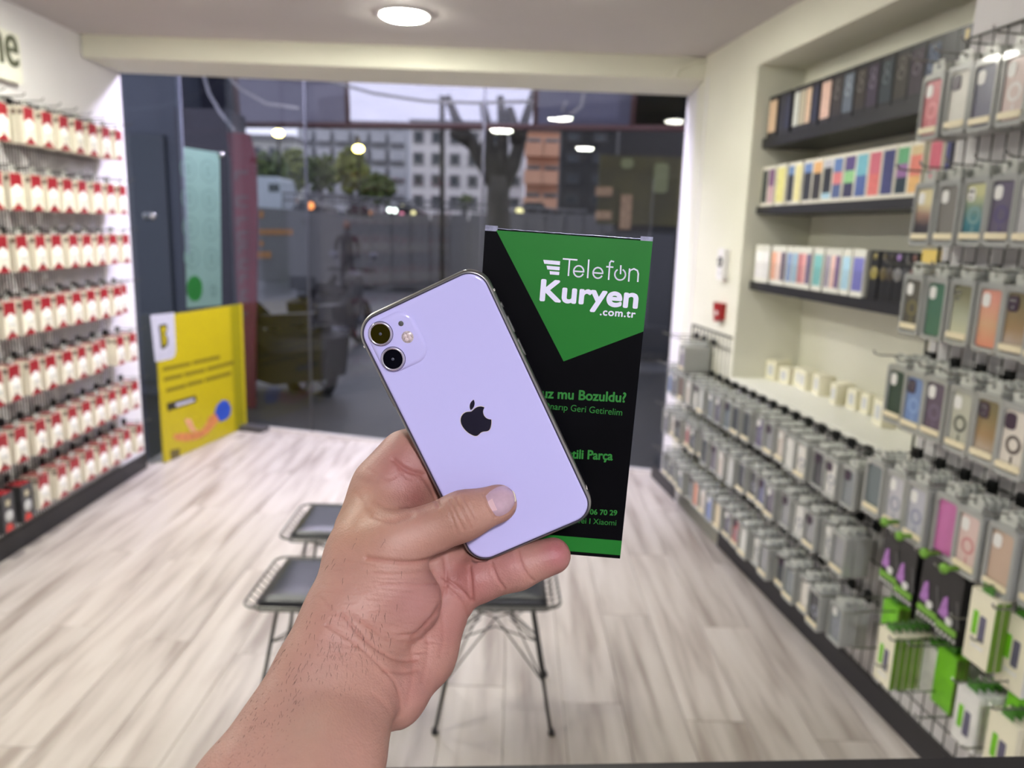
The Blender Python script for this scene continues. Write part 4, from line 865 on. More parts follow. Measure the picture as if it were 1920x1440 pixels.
def car(px0, px1, py0, py1, y, lights, lb):
    t = empty('car', Matrix.Translation(Vector(at_y((px0 + px1) / 2, py1, y) * [1, 1, 0]))); b_ = np.array(t.matrix_world.translation); A_, B_ = at_y(px0, py0, y) - b_, at_y(px1, py1, y) - b_
    B_[2] = min(B_[2], 0.05) if False else B_[2]; h = A_[2] - B_[2]; w_ = B_[0] - A_[0]
    obj('body', MB().prism([(A_[0], B_[2]), (B_[0], B_[2]), (B_[0], B_[2] + h * .5), (B_[0] - w_ * .2, A_[2] - h * .4), (B_[0] - w_ * .35, A_[2]), (A_[0] + w_ * .3, A_[2]), (A_[0] + w_ * .15, B_[2] + h * .55), (A_[0], B_[2] + h * .5)], 0, 1.7), VD, t)
    obj('wheel', MB().lathe((A_[0] + w_ * .2, .1, .3), [(0, 0), (.34, 0), (.34, .2), (0, .2)], 14, axis='y').lathe((B_[0] - w_ * .2, .1, .3), [(0, 0), (.34, 0), (.34, .2), (0, .2)], 14, axis='y'), VD, t)
    obj('lower_body', MB().box(A_[0], B_[0], .05, 1.65, .2, B_[2]), VD, t)
    obj('side_window', MB().prism([(A_[0] + w_ * .22, B_[2] + h * .56), (B_[0] - w_ * .24, B_[2] + h * .56), (B_[0] - w_ * .37, A_[2] - h * .08), (A_[0] + w_ * .32, A_[2] - h * .08)], -.01, .02), GLS, t)
    for (px_, py_, k_, r_) in lights: obj('light', MB().ball(at_y(px_, py_, y) - b_ - np.array([0, .06, 0]), r_, n=5), LMP[k_], t)
    tag(t, lb, 'car', 'cars across the road')
car(548, 606, 372, 402, 20.9, [(557, 376, 'b', .05), (583, 386, 'o', .10)], 'dark car with an orange light above the far hoarding')
car(648, 696, 376, 410, 20.9, [(697, 399, 'b', .06)], 'dark car with a dim brown light, right of the orange lit car')
car(728, 790, 380, 412, 20.9, [(731, 394, 'w', .06), (741, 395, 'w', .06), (755, 387, 'y', .04), (754, 402, 'p', .06), (775, 400, 'y', .07)], 'dark car with white and pink lights below the white building')
car(960, 1045, 378, 412, 20.9, [(974, 396, 'y', .10)], 'dark car with one yellow light behind the forked tree')
# pedestrian, scooter and motorbike
DK = mat('clothes_dark', (44, 42, 44), .8, var=.2, scale=6); SKN = mat('far_skin', (120, 90, 78), .6)
def grow(name, nodes, edges_, mt, parent=None, sub=1):
    me = bpy.data.meshes.new(name); me.from_pydata([n[:3] for n in nodes], edges_, []); o = bpy.data.objects.new(name, me); COL.objects.link(o)
    md = o.modifiers.new('skin', 'SKIN'); sv = me.skin_vertices[0].data
    for i, n in enumerate(nodes): sv[i].radius = (n[3], n[3] if len(n) < 5 else n[4])
    sv[0].use_root = True; sb = o.modifiers.new('sub', 'SUBSURF'); sb.levels = sb.render_levels = sub
    dg = bpy.context.evaluated_depsgraph_get(); m2 = bpy.data.meshes.new_from_object(o.evaluated_get(dg)); bpy.data.objects.remove(o); m2.materials.clear(); m2.materials.append(mt)
    for p in m2.polygons: p.use_smooth = True
    return link(name, m2, parent)
pp = floor_pt(652, 560, -.12)
ped = empty('person', Matrix.Translation(Vector(pp)))
N = [(0, 0, .95, .13, .10), (0, 0, 1.15, .14, .10), (0, 0, 1.38, .17, .11), (0, 0, 1.50, .06), (0, 0.0, 1.60, .06), (-.09, 0, .85, .09), (-.13, .08, .48, .06), (-.12, .18, .08, .045), (-.12, .06, .03, .04), (.09, 0, .85, .09), (.12, -.14, .48, .06), (.13, -.05, .08, .045), (.13, -.18, .03, .04), (-.20, 0, 1.38, .06), (-.27, .05, 1.12, .045), (-.24, -.08, .88, .035), (.20, 0, 1.38, .06), (.27, -.02, 1.12, .045), (.25, -.14, .90, .035)]
E_ = [(0, 1), (1, 2), (2, 3), (3, 4), (0, 5), (5, 6), (6, 7), (7, 8), (0, 9), (9, 10), (10, 11), (11, 12), (2, 13), (13, 14), (14, 15), (2, 16), (16, 17), (17, 18)]
grow('body', N, E_, DK, ped); hd = obj('head', MB().ball((0, 0, 1.66), .085, .095, .115, n=8), SKN, ped); obj('hair', MB().ball((0, .02, 1.69), .09, .098, .10, n=8), VD, ped)
tag(ped, 'person in dark clothes walking on the road outside', 'person')
def bike(mtx, lb, name, s=1.0):
    t = empty(name, mtx); B = VD; tyre = mat(name + '_tyre', (9, 9, 11), .7); met = mat(name + '_metal', (110, 110, 118), .3, metal=.7)
    for x_ in (-.62, .62):
        m = MB(); n = 20; R_, r_ = .27, .055
        vs = [((R_ + r_ * math.cos(b)) * math.cos(a) + x_, r_ * math.sin(b), .325 + (R_ + r_ * math.cos(b)) * math.sin(a)) for a in np.linspace(0, 2 * math.pi, n, False) for b in np.linspace(0, 2 * math.pi, 8, False)]
        m.add(vs, [(i * 8 + k, ((i + 1) % n) * 8 + k, ((i + 1) % n) * 8 + (k + 1) % 8, i * 8 + (k + 1) % 8) for i in range(n) for k in range(8)], 0, True); wv = obj('wheel', m, tyre, t)
        h = MB().lathe((x_, 0, .325), [(0, .05), (.06, .05), (.06, -.05), (0, -.05)], 12, axis='y')
        for k in range(5): a = k * 2 * math.pi / 5; h.tube([(x_, 0, .325), (x_ + .23 * math.cos(a), 0, .325 + .23 * math.sin(a))], .015, 5)
        obj('spokes', h, met, wv)
    obj('body', MB().prism([(-.75, .62), (-.35, .42), (-.2, .30), (.22, .30), (.38, .45), (.50, .85), (.44, .98), (.34, .92), (.20, .56), (-.05, .52), (-.12, .72), (-.80, .80)], -.13, .13), B, t)
    obj('seat', MB().prism([(-.80, .82), (-.15, .74), (-.02, .78), (-.08, .86), (-.45, .90), (-.80, .93)], -.14, .14), tyre, t)
    obj('rear_cowl', MB().prism([(-.92, .30), (-.3, .18), (.25, .26), (.12, .62), (-.5, .80), (-.98, .70)], -.17, .17), tyre, t)
    for sy in (-1, 1): obj('side_band', MB().prism([(-.95, .60), (-.3, .50), (.1, .72), (.3, .95), (.2, 1.0), (-.05, .82), (-.35, .66), (-.95, .70)], sy * .172 - .004, sy * .172 + .004), mat(name + '_band', (40, 40, 40), .4), t)
    obj('tail_box', MB().prism([(-.98, .86), (-.80, .86), (-.76, 1.0), (-.98, 1.02)], -.12, .12), B, t)
    obj('fork', MB().tube([(.62, .08, .325), (.50, .06, .8), (.44, .04, 1.02)], .022, 8).tube([(.62, -.08, .325), (.50, -.06, .8), (.44, -.04, 1.02)], .022, 8), met, t)
    obj('handlebar', MB().tube([(.36, .34, 1.04), (.43, .12, 1.05), (.43, -.12, 1.05), (.36, -.34, 1.04)], .016, 8), tyre, t)
    obj('headlight', MB().ball((.53, 0, .92), .08, .09, .08, n=7), met, t)
    for sy in (-1, 1): mi = obj('mirror', MB().tube([(.42, sy * .2, 1.06), (.44, sy * .28, 1.2)], .007, 5).ball((.44, sy * .3, 1.24), .02, .06, .045, n=6), met, t)
    obj('exhaust', MB().tube([(-.1, -.16, .28), (-.75, -.18, .36)], .045, 10), met, t)
    tag(t, lb, 'motorbike')
g1 = floor_pt(468, 752, -.12); bike(Matrix.Translation(Vector(g1 + [0.05, .2, 0])) @ Matrix.Rotation(2.75, 4, 'Z') @ Matrix.Scale(.92, 4), 'dark scooter parked outside behind the yellow board', 'scooter')
g2 = floor_pt(636, 655, -.12); bike(Matrix.Translation(Vector(g2)) @ Matrix.Rotation(1.3, 4, 'Z'), 'dark motorbike seen end on between the pedestrian and the phone', 'motorbike')
# dark neighbouring shop fronts either side
DW = mat('neighbour_dark', (22, 22, 20), .5, var=.15, scale=2)
nb = empty('neighbour_shopfront', Matrix.Translation((2.6, 10, 0)))
obj('wall', MB().box(-1.35, 6, 0, .3, -.1, 4.2), DW, nb)
A_, B_ = at_y(1125, 290, 9.95) - [2.6, 10, 0], at_y(1290, 425, 9.95) - [2.6, 10, 0]
obj('sign_panel', MB().box(A_[0], B_[0] + 1, -.06, 0, B_[2], A_[2]), mat('sign_olive', (62, 58, 16), .5, var=.2, scale=3), nb)
for (a, b_, c_, d_) in ((1228, 305, 1252, 362), (1165, 296, 1188, 316)):
    u, v = at_y(a, b_, 9.9) - [2.6, 10, 0], at_y(c_, d_, 9.9) - [2.6, 10, 0]; obj('sign_mark', MB().prism(rrect(u[0], v[0], v[2], u[2], .05, 3), -.075, -.06), mat('sign_mark_olive', (112, 116, 76), .5), nb)
for (a, b_, c_, d_) in ((1118, 350, 1148, 368), (1118, 395, 1146, 412), (1165, 365, 1182, 430)):
    u, v = at_y(a, b_, 9.9) - [2.6, 10, 0], at_y(c_, d_, 9.9) - [2.6, 10, 0]; obj('display_item', MB().box(u[0], v[0], -.1, 0, v[2], u[2]), mat('display_tan', (150, 122, 92), .6, var=.3, scale=20), nb)
obj('door', MB().box(A_[0] + .1, A_[0] + 1.0, -.05, 0, -.1, B_[2] - .1), mat('dark_door', (44, 46, 50), .3), nb)
tag(nb, 'dark neighbouring shop front with an olive sign at the right of the window', 'shop front')
nl_ = empty('neighbour_wall', Matrix.Translation((-3.2, 7, 0)))
obj('wall', MB().box(-1.5, .35, -.3, 0.2, -.1, 4.5), mat('neighbour_slate', (62, 66, 74), .5, var=.1, scale=2), nl_)
for k in range(4): obj('shutter_panel', MB().box(-1.4 + k * .42, -1.02 + k * .42, -.34, -.3, .1, 2.2), mat('shutter_%d' % k, (50, 56, 60), .4), nl_)
obj('side_panel', MB().box(.35, .78, -.34, .1, -.1, 2.42), mat('side_panel_dark', (52, 48, 54), .5, var=.1), nl_)
tag(nl_, 'dark slate neighbouring wall seen through the side glass', 'wall')
# ------------------------------------------------------------------ phone held to the camera
def rod(w_):
    w_ = np.array(w_); t = np.linalg.norm(w_); k = w_ / t; K = np.array([[0, -k[2], k[1]], [k[2], 0, -k[0]], [-k[1], k[0], 0]]); return np.eye(3) + math.sin(t) * K + (1 - math.cos(t)) * K @ K
PR = rod([0.17333, -0.07875, 0.43138]); PC = np.array([-0.0186, -0.01967, -0.41306])    # pose in camera space
def frame(Rc, tc_):
    m = Matrix((R @ Rc).tolist()).to_4x4(); m.translation = Vector(c2w(tc_)); return m
PMX = frame(PR, PC); W2, H2, TH = .0757 / 2, .1509 / 2, .0083
LAV = mat('phone_glass_lavender', (190, 186, 234), .12, var=.004, scale=4, spec=.5, coat=.3); ALU = mat('phone_aluminium', (150, 149, 146), .3, metal=.9, var=.03); LAVM = mat('camera_plate_matte', (192, 188, 232), .3, var=.004)
SCR = mat('phone_screen', (10, 10, 12), .05); RINGM = mat('lens_ring', (214, 208, 226), .2, metal=.8); LENS = mat('lens_glass', (5, 5, 14), .1, spec=.12); LENSO = mat('lens_glass_olive', (36, 32, 2), .12, spec=.12); LIN = mat('lens_core', (62, 64, 80), .4)
phone = empty('smartphone', PMX)
def loft(m, prof, smooth=True, cap=True, R0=.0125, w_=W2, h_=H2, n=12):
    rings = []
    for ins, z in prof:
        rings += [(x, y, z) for x, y in rrect(-w_ + ins, w_ - ins, -h_ + ins, h_ - ins, max(.0002, R0 - ins), n)]
    k = 4 * (n + 1); fs = [(i * k + j, i * k + (j + 1) % k, (i + 1) * k + (j + 1) % k, (i + 1) * k + j) for i in range(len(prof) - 1) for j in range(k)]
    m.add(rings, fs, 0, smooth)
    if cap: m.add(rings[-k:], [tuple(range(k))], 0); m.add(rings[:k], [tuple(range(k - 1, -1, -1))], 0)
    return m
obj('frame', loft(MB(), [(.0022, -.00830), (.0009, -.0078), (.0002, -.0066), (0, -.0050), (0, -.0034), (.0002, -.0018), (.0009, -.0006), (.0018, -.0001), (.0020, -.0004)]), ALU, phone)
obj('back_glass', loft(MB(), [(.0024, -.0012), (.0023, .00005), (.0028, .00035), (.0036, .0005)]), LAV, phone)
m = MB(); ring_prism(m, rrect(-W2 + .0016, W2 - .0016, -H2 + .0016, H2 - .0016, .0109, 12), rrect(-W2 + .0024, W2 - .0024, -H2 + .0024, H2 - .0024, .0101, 12), -.0004, .00004, axis='z'); obj('glass_seam', m, mat('seam_dark', (46, 42, 62), .5), phone)
obj('screen', loft(MB(), [(.003, -.0088), (.0024, -.0085), (.0024, -.0080)]), SCR, phone)
PXY = lambda xm, ym: (-W2 + xm / 1000, H2 - ym / 1000)       # mm from the upper-left corner of the back
x0, y1 = PXY(4.3, 4.6); x1, y0 = PXY(31.4, 34.0)
cp = MB(); rings = []
for ins, z in [(0, .0004), (.0005, .0011), (.0012, .0016), (.0022, .0018)]: rings += [(x, y, z) for x, y in rrect(x0 + ins, x1 - ins, y0 + ins, y1 - ins, .0085 - ins, 10)]
k = 44; cp.add(rings, [(i * k + j, i * k + (j + 1) % k, (i + 1) * k + (j + 1) % k, (i + 1) * k + j) for i in range(3) for j in range(k)], 0, True); cp.add(rings[-k:], [tuple(range(k))], 0)
plate = obj('camera_plate', cp, LAV, phone)
for i, (xm, ym) in enumerate(((12.0, 11.7), (12.0, 26.4))):
    x, y = PXY(xm, ym); z = .0018
    rg = obj('camera_lens', MB().lathe((x, y, z), [(.0063, -.0006), (.0063, .0010), (.0060, .0014), (.0054, .0014), (.0052, .0010)], 48), RINGM, phone)
    obj('lens_glass', MB().lathe((x, y, z), [(0, .0011), (.0053, .0010)], 48), [LENSO, LENS][i], rg)
    obj('lens_core', MB().lathe((x, y, z), [(0, .00125), (.0006, .00125), (.0008, .0011)], 20), LIN, rg)
    obj('lens_gap', MB().lathe((x, y, z), [(.0063, .0002), (.00665, .0002)], 48), mat('lens_gap_dark', (60, 56, 84), .4), rg)
x, y = PXY(24.1, 11.4); obj('microphone', MB().lathe((x, y, .0018), [(0, .0003), (.0012, .0003), (.0014, 0)], 20), mat('mic_dark', (70, 72, 70), .5, var=.2, scale=2000), phone)
x, y = PXY(24.1, 19.2); fo = obj('flash', MB().lathe((x, y, .0018), [(0, .0003), (.0029, .0003), (.0032, 0)], 32), mat('flash_pink', (150, 136, 138), .25, var=.15, scale=900, col2=(196, 184, 182)), phone)
for a in range(4):
    aa = math.radians(45 + 90 * a); obj('flash_cell', MB().lathe((x + .0013 * math.cos(aa), y + .0013 * math.sin(aa), .0021), [(0, .0003), (.0008, .0002), (.001, 0)], 12), mat('flash_cell_pale', (206, 190, 190), .2), fo)
# fruit emblem
PATH = "M150.37 130.25c-2.45 5.66-5.35 10.87-8.71 15.66-4.58 6.53-8.33 11.05-11.22 13.56-4.48 4.12-9.28 6.23-14.42 6.35-3.69 0-8.14-1.05-13.32-3.18-5.197-2.12-9.973-3.17-14.34-3.17-4.58 0-9.492 1.05-14.746 3.17-5.262 2.13-9.501 3.24-12.742 3.35-4.929.21-9.842-1.96-14.746-6.52-3.13-2.73-7.045-7.41-11.735-14.04-5.032-7.08-9.169-15.29-12.41-24.65-3.471-10.11-5.211-19.9-5.211-29.378 0-10.857 2.346-20.221 7.045-28.068 3.693-6.303 8.606-11.275 14.755-14.925s12.793-5.51 19.948-5.629c3.915 0 9.049 1.211 15.429 3.591 6.362 2.388 10.447 3.599 12.238 3.599 1.339 0 5.877-1.416 13.57-4.239 7.275-2.618 13.415-3.702 18.445-3.275 13.63 1.1 23.87 6.473 30.68 16.153-12.19 7.386-18.22 17.731-18.1 31.002.11 10.337 3.86 18.939 11.23 25.769 3.34 3.17 7.07 5.62 11.22 7.36-.9 2.61-1.85 5.11-2.86 7.51zM119.11 7.24c0 8.102-2.96 15.667-8.86 22.669-7.12 8.324-15.732 13.134-25.071 12.375-.12-.97-.188-2-.188-3.07 0-7.778 3.386-16.102 9.399-22.908 3.002-3.446 6.82-6.311 11.45-8.597 4.62-2.252 8.99-3.497 13.1-3.71.12 1.083.17 2.166.17 3.24z"
def svg_polys(d):
    import re
    tk = re.findall(r'[MmCcSszZ]|-?\d*\.?\d+', d); i = 0; cur = np.zeros(2); out = []; pts = []; cmd = None; c2 = None
    while i < len(tk):
        if re.match(r'[A-Za-z]', tk[i]):
            cmd = tk[i]; i += 1
            if cmd in 'zZ': out.append(pts); pts = []; continue
        if cmd == 'M': cur = np.array([float(tk[i]), float(tk[i + 1])]); i += 2; pts = [cur]; continue
        n = 6 if cmd == 'c' else 4; v = np.array([float(t) for t in tk[i:i + n]]).reshape(-1, 2) + cur; i += n
        if cmd == 's': v = np.vstack([2 * cur - c2, v])
        p = cur
        for t in np.linspace(0, 1, 9)[1:]: pts.append((1 - t) ** 3 * p + 3 * (1 - t) ** 2 * t * v[0] + 3 * (1 - t) * t * t * v[1] + t ** 3 * v[2])
        c2 = v[1]; cur = v[2]
    return out
polys = svg_polys(PATH); sc_l = .0186 / 161.5; cx_, cy_ = 91, 85
def tri_poly(pts2, z, m, mt=0):
    from mathutils.geometry import tessellate_polygon
    t = tessellate_polygon([[Vector((p[0], p[1], 0)) for p in pts2]]); return m.add([(p[0], p[1], z) for p in pts2], [tuple(x) for x in t], mt)
lg = MB()
for pl in polys: tri_poly([((p[0] - cx_) * sc_l + 0, -(p[1] - cy_) * sc_l + H2 - .0735) for p in pl], .00056, lg)
obj('emblem', lg, mat('emblem_mirror', (84, 82, 108), .08, metal=1, var=.01), phone, fix=False)
lg = MB()
for pl in polys:
    q = [np.array(((p[0] - cx_) * sc_l, -(p[1] - cy_) * sc_l + H2 - .0735)) for p in pl]; c_ = sum(q) / len(q); tri_poly([(p - c_) * 1.035 + c_ for p in q], .00053, lg)
obj('emblem_edge', lg, mat('emblem_edge_pale', (216, 206, 190), .3, metal=.5), phone, fix=False)
for nm, sd, a, b_ in (('mute_switch', 1, 23.4, 26.6), ('volume_button', 1, 31.5, 41), ('volume_button', 1, 44.5, 54.5), ('power_button', -1, 34, 50.5)):
    m = MB().prism(rrect(-.0058, -.0030, H2 - b_ / 1000, H2 - a / 1000, .0013, 4), 0, 1)
    vs = [(sd * (W2 + .0006 if v[1] else W2 - .0004), v[2], v[0]) for v in m.v]; m.v = vs; obj(nm, m, ALU, phone)
GAPM = mat('antenna_gap', (222, 216, 206), .4)
for sd, yy in ((1, 16.2), (-1, 14.3), (1, 134.8), (-1, 134.8)): obj('antenna_line', MB().box(sd * W2 - .0003, sd * W2 + .00015, H2 - (yy + .6) / 1000, H2 - (yy - .6) / 1000, -.0066, -.0014), GAPM, phone)
tag(phone, 'lavender smartphone with two round cameras, its back held up to the viewer', 'phone')
# ------------------------------------------------------------------ green and black product box behind the phone
BNOFF = .0235
Bn = PR[:, 2]; Bo = PC - Bn * BNOFF
def on_plane(px_, py_, o0=Bo, n0=Bn):
    d = np.array([px_ - 960, -(py_ - 720), -F]) / F; return d * (n0.dot(o0) / n0.dot(d))
tl, tr_, br_ = on_plane(909.5, 428), on_plane(1224, 450.5), on_plane(1169, 1048)
bx = (tr_ - tl) / np.linalg.norm(tr_ - tl); by = np.cross(Bn, bx); BWD = np.linalg.norm(tr_ - tl); BHT = float((tr_ - br_).dot(by)); print('box size', BWD, BHT, 'skew', float((br_ - tr_).dot(bx)))
BR_ = np.array([bx, by, Bn]).T; BMX = frame(BR_, tl); BTH = .016
def bl(px_, py_): p = BR_.T @ (on_plane(px_, py_) - tl); return p[0], p[1]
BLK = mat('box_black_gloss', (4, 4, 7), .32, var=.15, scale=60, spec=.12); GRNB = mat('box_green_print', (32, 112, 40), .35, spec=.3, var=.03, scale=30); WH = mat('box_white_print', (222, 220, 240), .4, var=.01); GTX = mat('box_green_text', (36, 120, 42), .4, var=.02); EDGE_SHEEN = mat('box_edge_sheen', (170, 172, 196), .25, metal=.6, var=.2, scale=300)
bo = empty('product_box', BMX)
obj('carton_body', MB().box(0, BWD, -BHT, -.0004, -BTH, 0), BLK, bo)
obj('lid_edge', MB().box(.001, BWD - .001, -.0004, .0003, -BTH + .001, -.0008), BLK, bo)
lid = MB(); n = 40; lid.tube([(.001 + (BWD - .002) * i / n, .0003 + .00012 * random.uniform(-1, 1), -.0006) for i in range(n + 1)], .00028, 5); obj('lid_glint', lid, EDGE_SHEEN, bo)  # pale thread stands in for the specular edge of the lid
for xa, xb in ((0, .0068), (BWD - .0066, BWD)): obj('tuck_flap', MB().box(xa, xb, -.0012, .0017, -.0016, .0001).box(xa, xb, -.0012, .0017, -.0022, -.0016), EDGE_SHEEN, bo)
def bprint(name, pts, mt, z=.00015):
    P_ = [bl(*q) for q in pts]; m = MB(); tri_poly(P_, z, m); return obj(name, m, mt, bo, fix=False)
gx = bl(930.5, 429.5); gr_ = bl(1207.5, 621.5); ap = bl(1056.7, 677.5)
m = MB(); tri_poly([(gx[0], -.0006), (BWD, -.0006), (BWD, gr_[1]), ap], .00015, m); obj('green_panel', m, GRNB, bo, fix=False)
b1, b2 = bl(1169, 1014)[1], bl(1169, 1041.5)[1]
m = MB(); tri_poly([(0, b2), (BWD, b2), (BWD, b1), (0, b1)], .00015, m); obj('green_stripe', m, GRNB, bo, fix=False)
for q in ([(1018.6, 487.0), (1050.3, 489.8), (1049.7, 497), (1020.5, 494.4)], [(1024.7, 498.0), (1049.6, 500.2), (1049, 507.0), (1026.2, 505.0)], [(1030.5, 508.2), (1048.9, 509.8), (1048.2, 515.8), (1031.2, 514.4)]): bprint('logo_bar', q, WH, .0003)
def btext(name, txt, pl, pr, h_px, mt, offset=0, parent_z=.0003, space=1, bold=0):
    """baseline from pl to pr (photo pixels), capital height in pixels"""
    a = np.array(bl(*pl)); b_ = np.array(bl(*pr)); wd = np.linalg.norm(b_ - a); ang = math.atan2(b_[1] - a[1], b_[0] - a[0])
    me = text_mesh(txt, offset=offset, res=6, space=space); v = np.empty(len(me.vertices) * 3); me.vertices.foreach_get('co', v); v = v.reshape(-1, 3)
    mn, mx = v[:, 0].min(), v[:, 0].max(); hs = h_px / F * -float(on_plane(*pl)[2]) / .729
    v[:, 0] = (v[:, 0] - mn) * wd / (mx - mn); v[:, 1] *= hs; c_, s_ = math.cos(ang), math.sin(ang)
    x_ = a[0] + v[:, 0] * c_ - v[:, 1] * s_; y_ = a[1] + v[:, 0] * s_ + v[:, 1] * c_; v[:, 0] = x_; v[:, 1] = y_; v[:, 2] = parent_z; me.vertices.foreach_set('co', v.ravel()); me.update(); me.materials.append(mt)
    if bold:
        base_v = v.copy(); nv_ = len(v); P0 = [tuple(p.vertices) for p in me.polygons]; q = bold / F * .43; vs = []; fs = []
        for k in range(9):
            a_ = 2 * math.pi * k / 8; off = np.array([q * math.cos(a_), q * math.sin(a_), k * 2e-6]) if k < 8 else np.array([0, 0, 2e-5]); fs += [tuple(i + len(vs) for i in f) for f in P0]; vs += [tuple(x) for x in base_v + off]
        me = bpy.data.meshes.new(name); me.from_pydata(vs, [], fs); me.materials.append(mt)
    return link(name, me, bo)
def stroke(name, segs, wpx, mt):
    m = MB(); wl_ = wpx / F * .43 / 2
    for sg_ in segs:
        P_ = [np.array(bl(*q)) for q in sg_]
        for i in range(len(P_) - 1):
            d = P_[i + 1] - P_[i]; d /= np.linalg.norm(d) + 1e-12; nn = np.array([-d[1], d[0]]) * wl_; a, b_ = P_[i] - d * wl_ * .5, P_[i + 1] + d * wl_ * .5
            m.add([(*(a - nn), .0003), (*(b_ - nn), .0003), (*(b_ + nn), .0003), (*(a + nn), .0003)], [(0, 1, 2, 3)])
    return obj(name, m, mt, bo, fix=False)
Q = lambda x, y: (600 + x / 3, 400 + y / 3)
def arc(cx, cy, rx, ry, a0, a1, n=18): return [Q(cx + rx * math.cos(math.radians(a)) + 0, cy + ry * math.sin(math.radians(a))) for a in np.linspace(a0, a1, n)]
S_ = [[Q(1368, 256), Q(1446, 262)], [Q(1404, 259), Q(1397, 350)],
      [Q(1427, 325)] + [Q(1483, 329)] + arc(1455, 326, 28, 31, 5, -330 + 0, 20),
      [Q(1512, 262), Q(1505, 362)], [Q(1537, 334), Q(1590, 338)] + arc(1563, 335, 27, 30, 5, -325, 20),
      [Q(1652, 272), Q(1638, 268), Q(1630, 278), Q(1623, 372)], [Q(1612, 300), Q(1648, 303)],
      arc(1688, 344, 30, 31, -58, 238, 24), [Q(1692, 294), Q(1690, 340)],
      [Q(1741, 312), Q(1736, 382)], [Q(1738, 338), Q(1745, 320), Q(1766, 312), Q(1785, 322), Q(1790, 340), Q(1787, 384)]]
S2 = []
for sg_ in S_: S2.append(sg_)
stroke('brand_lettering', S2, 2.7, WH)
btext('brand_lettering', 'Kuryen', (1013.5, 562.5), (1193.5, 577), 40, WH, bold=1.9)
btext('brand_lettering', '.com.tr', (1125, 590.5), (1190.5, 595.5), 14.0, WH, bold=.5, space=1.1)
btext('print_line', 'unuz mu Bozuldu?', (991, 744), (1172.5, 754), 19, GTX, bold=.7)
btext('print_line', 'Onarıp Geri Getirelim', (1018, 766), (1166, 779), 13, GTX)
btext('print_line', 'antili Parça', (1053, 858), (1148, 862.5), 18, GTX, bold=.7)
btext('print_line', '06 70 29', (1106, 964), (1156.5, 966), 10.5, GTX, bold=.4)
btext('print_line', 'wei I Xiaomi', (1078, 980), (1155, 985), 11.5, GTX)
tag(bo, 'glossy black product box with a green panel and white lettering behind the phone', 'box')
# ------------------------------------------------------------------ forearm and hand (signed distance surface)
def mm(px_, py_, D): p = cam_pt(px_, py_, D / 1000.) * 1000; return p
def K(*a): return a
G1 = [ # forearm, thumb side, thumb      (px, py, depth mm, radius px)
 ([K(-330, 2900, 170, 300), K(262, 1790, 300, 118), K(330, 1680, 318, 108), K(451, 1487, 348, 88), K(600, 1245, 388, 71), K(650, 1165, 402, 80)], 9),
 ([K(60, 3000, 170, 310), K(560, 1790, 300, 122), K(575, 1600, 322, 108), K(627, 1427, 356, 88), K(683, 1300, 388, 68)], 9),
 ([K(-140, 2950, 170, 300), K(420, 1760, 300, 112), K(540, 1470, 352, 92), K(642, 1275, 388, 74), K(690, 1190, 402, 66)], 9),
 ([K(650, 1165, 402, 80), K(700, 1045, 418, 84), K(722, 985, 430, 78)], 9),
 ([K(680, 1165, 405, 70), K(738, 1022, 405, 55), K(868, 967, 404, 42.5), K(934, 944, 408.5, 36)], 7),
 ([K(735, 1098, 408, 74), K(762, 1128, 411, 60), K(722, 1178, 408, 56)], 8),
]
G2 = [ # palm and fingers
 ([K(690, 1265, 392, 62), K(735, 1298, 404, 60), K(790, 1225, 424, 60), K(828, 1140, 436, 54)], 9),
 ([K(720, 1200, 416, 60), K(770, 1120, 438, 70), K(800, 1030, 449, 72), K(765, 945, 448, 66)], 9),
 ([K(700, 1000, 436, 74), K(738, 922, 443, 74), K(772, 868, 446, 60), K(800, 850, 450, 48)], 9),
]
FING = [
 [K(775, 885, 447, 54), K(848, 815, 463, 44), K(910, 715, 466, 40), K(940, 640, 460, 35)],
 [K(812, 945, 450, 48), K(872, 902, 468, 44), K(960, 850, 470, 40), K(1025, 815, 464, 35)],
 [K(840, 1020, 450, 46), K(900, 1000, 470, 43), K(985, 955, 472, 39), K(1045, 925, 466, 34)],
 [K(830, 1112, 438, 46), K(893, 1086, 436, 43.5), K(968, 1064, 434, 41), K(1036, 1042, 432, 34.5)],
]
def capsules(ch):
    out = []
    for i in range(len(ch) - 1):
        a, b_ = ch[i], ch[i + 1]; out.append((mm(*a[:3]), mm(*b_[:3]), a[3] * a[2] / F, b_[3] * b_[2] / F))
    return out
VX = 1.15
lo_ = np.array([-150., -215., -490.]); hi_ = np.array([40., 15., -262.])
allp = [p for g in (G1, G2) for ch, _ in g for c_ in capsules(ch) for p in c_[:2]] + [p for ch in FING for c_ in capsules(ch) for p in c_[:2]]
lo_ = np.minimum(lo_, np.min(allp, 0) - 36); hi_ = np.max(allp, 0) + 30
dims = np.ceil((hi_ - lo_) / VX).astype(int)
ax = [lo_[i] + VX * np.arange(dims[i]) for i in range(3)]
def smin(a, b_, k): h = np.maximum(k - np.abs(a - b_), 0) / k; return np.minimum(a, b_) - h * h * k * .25
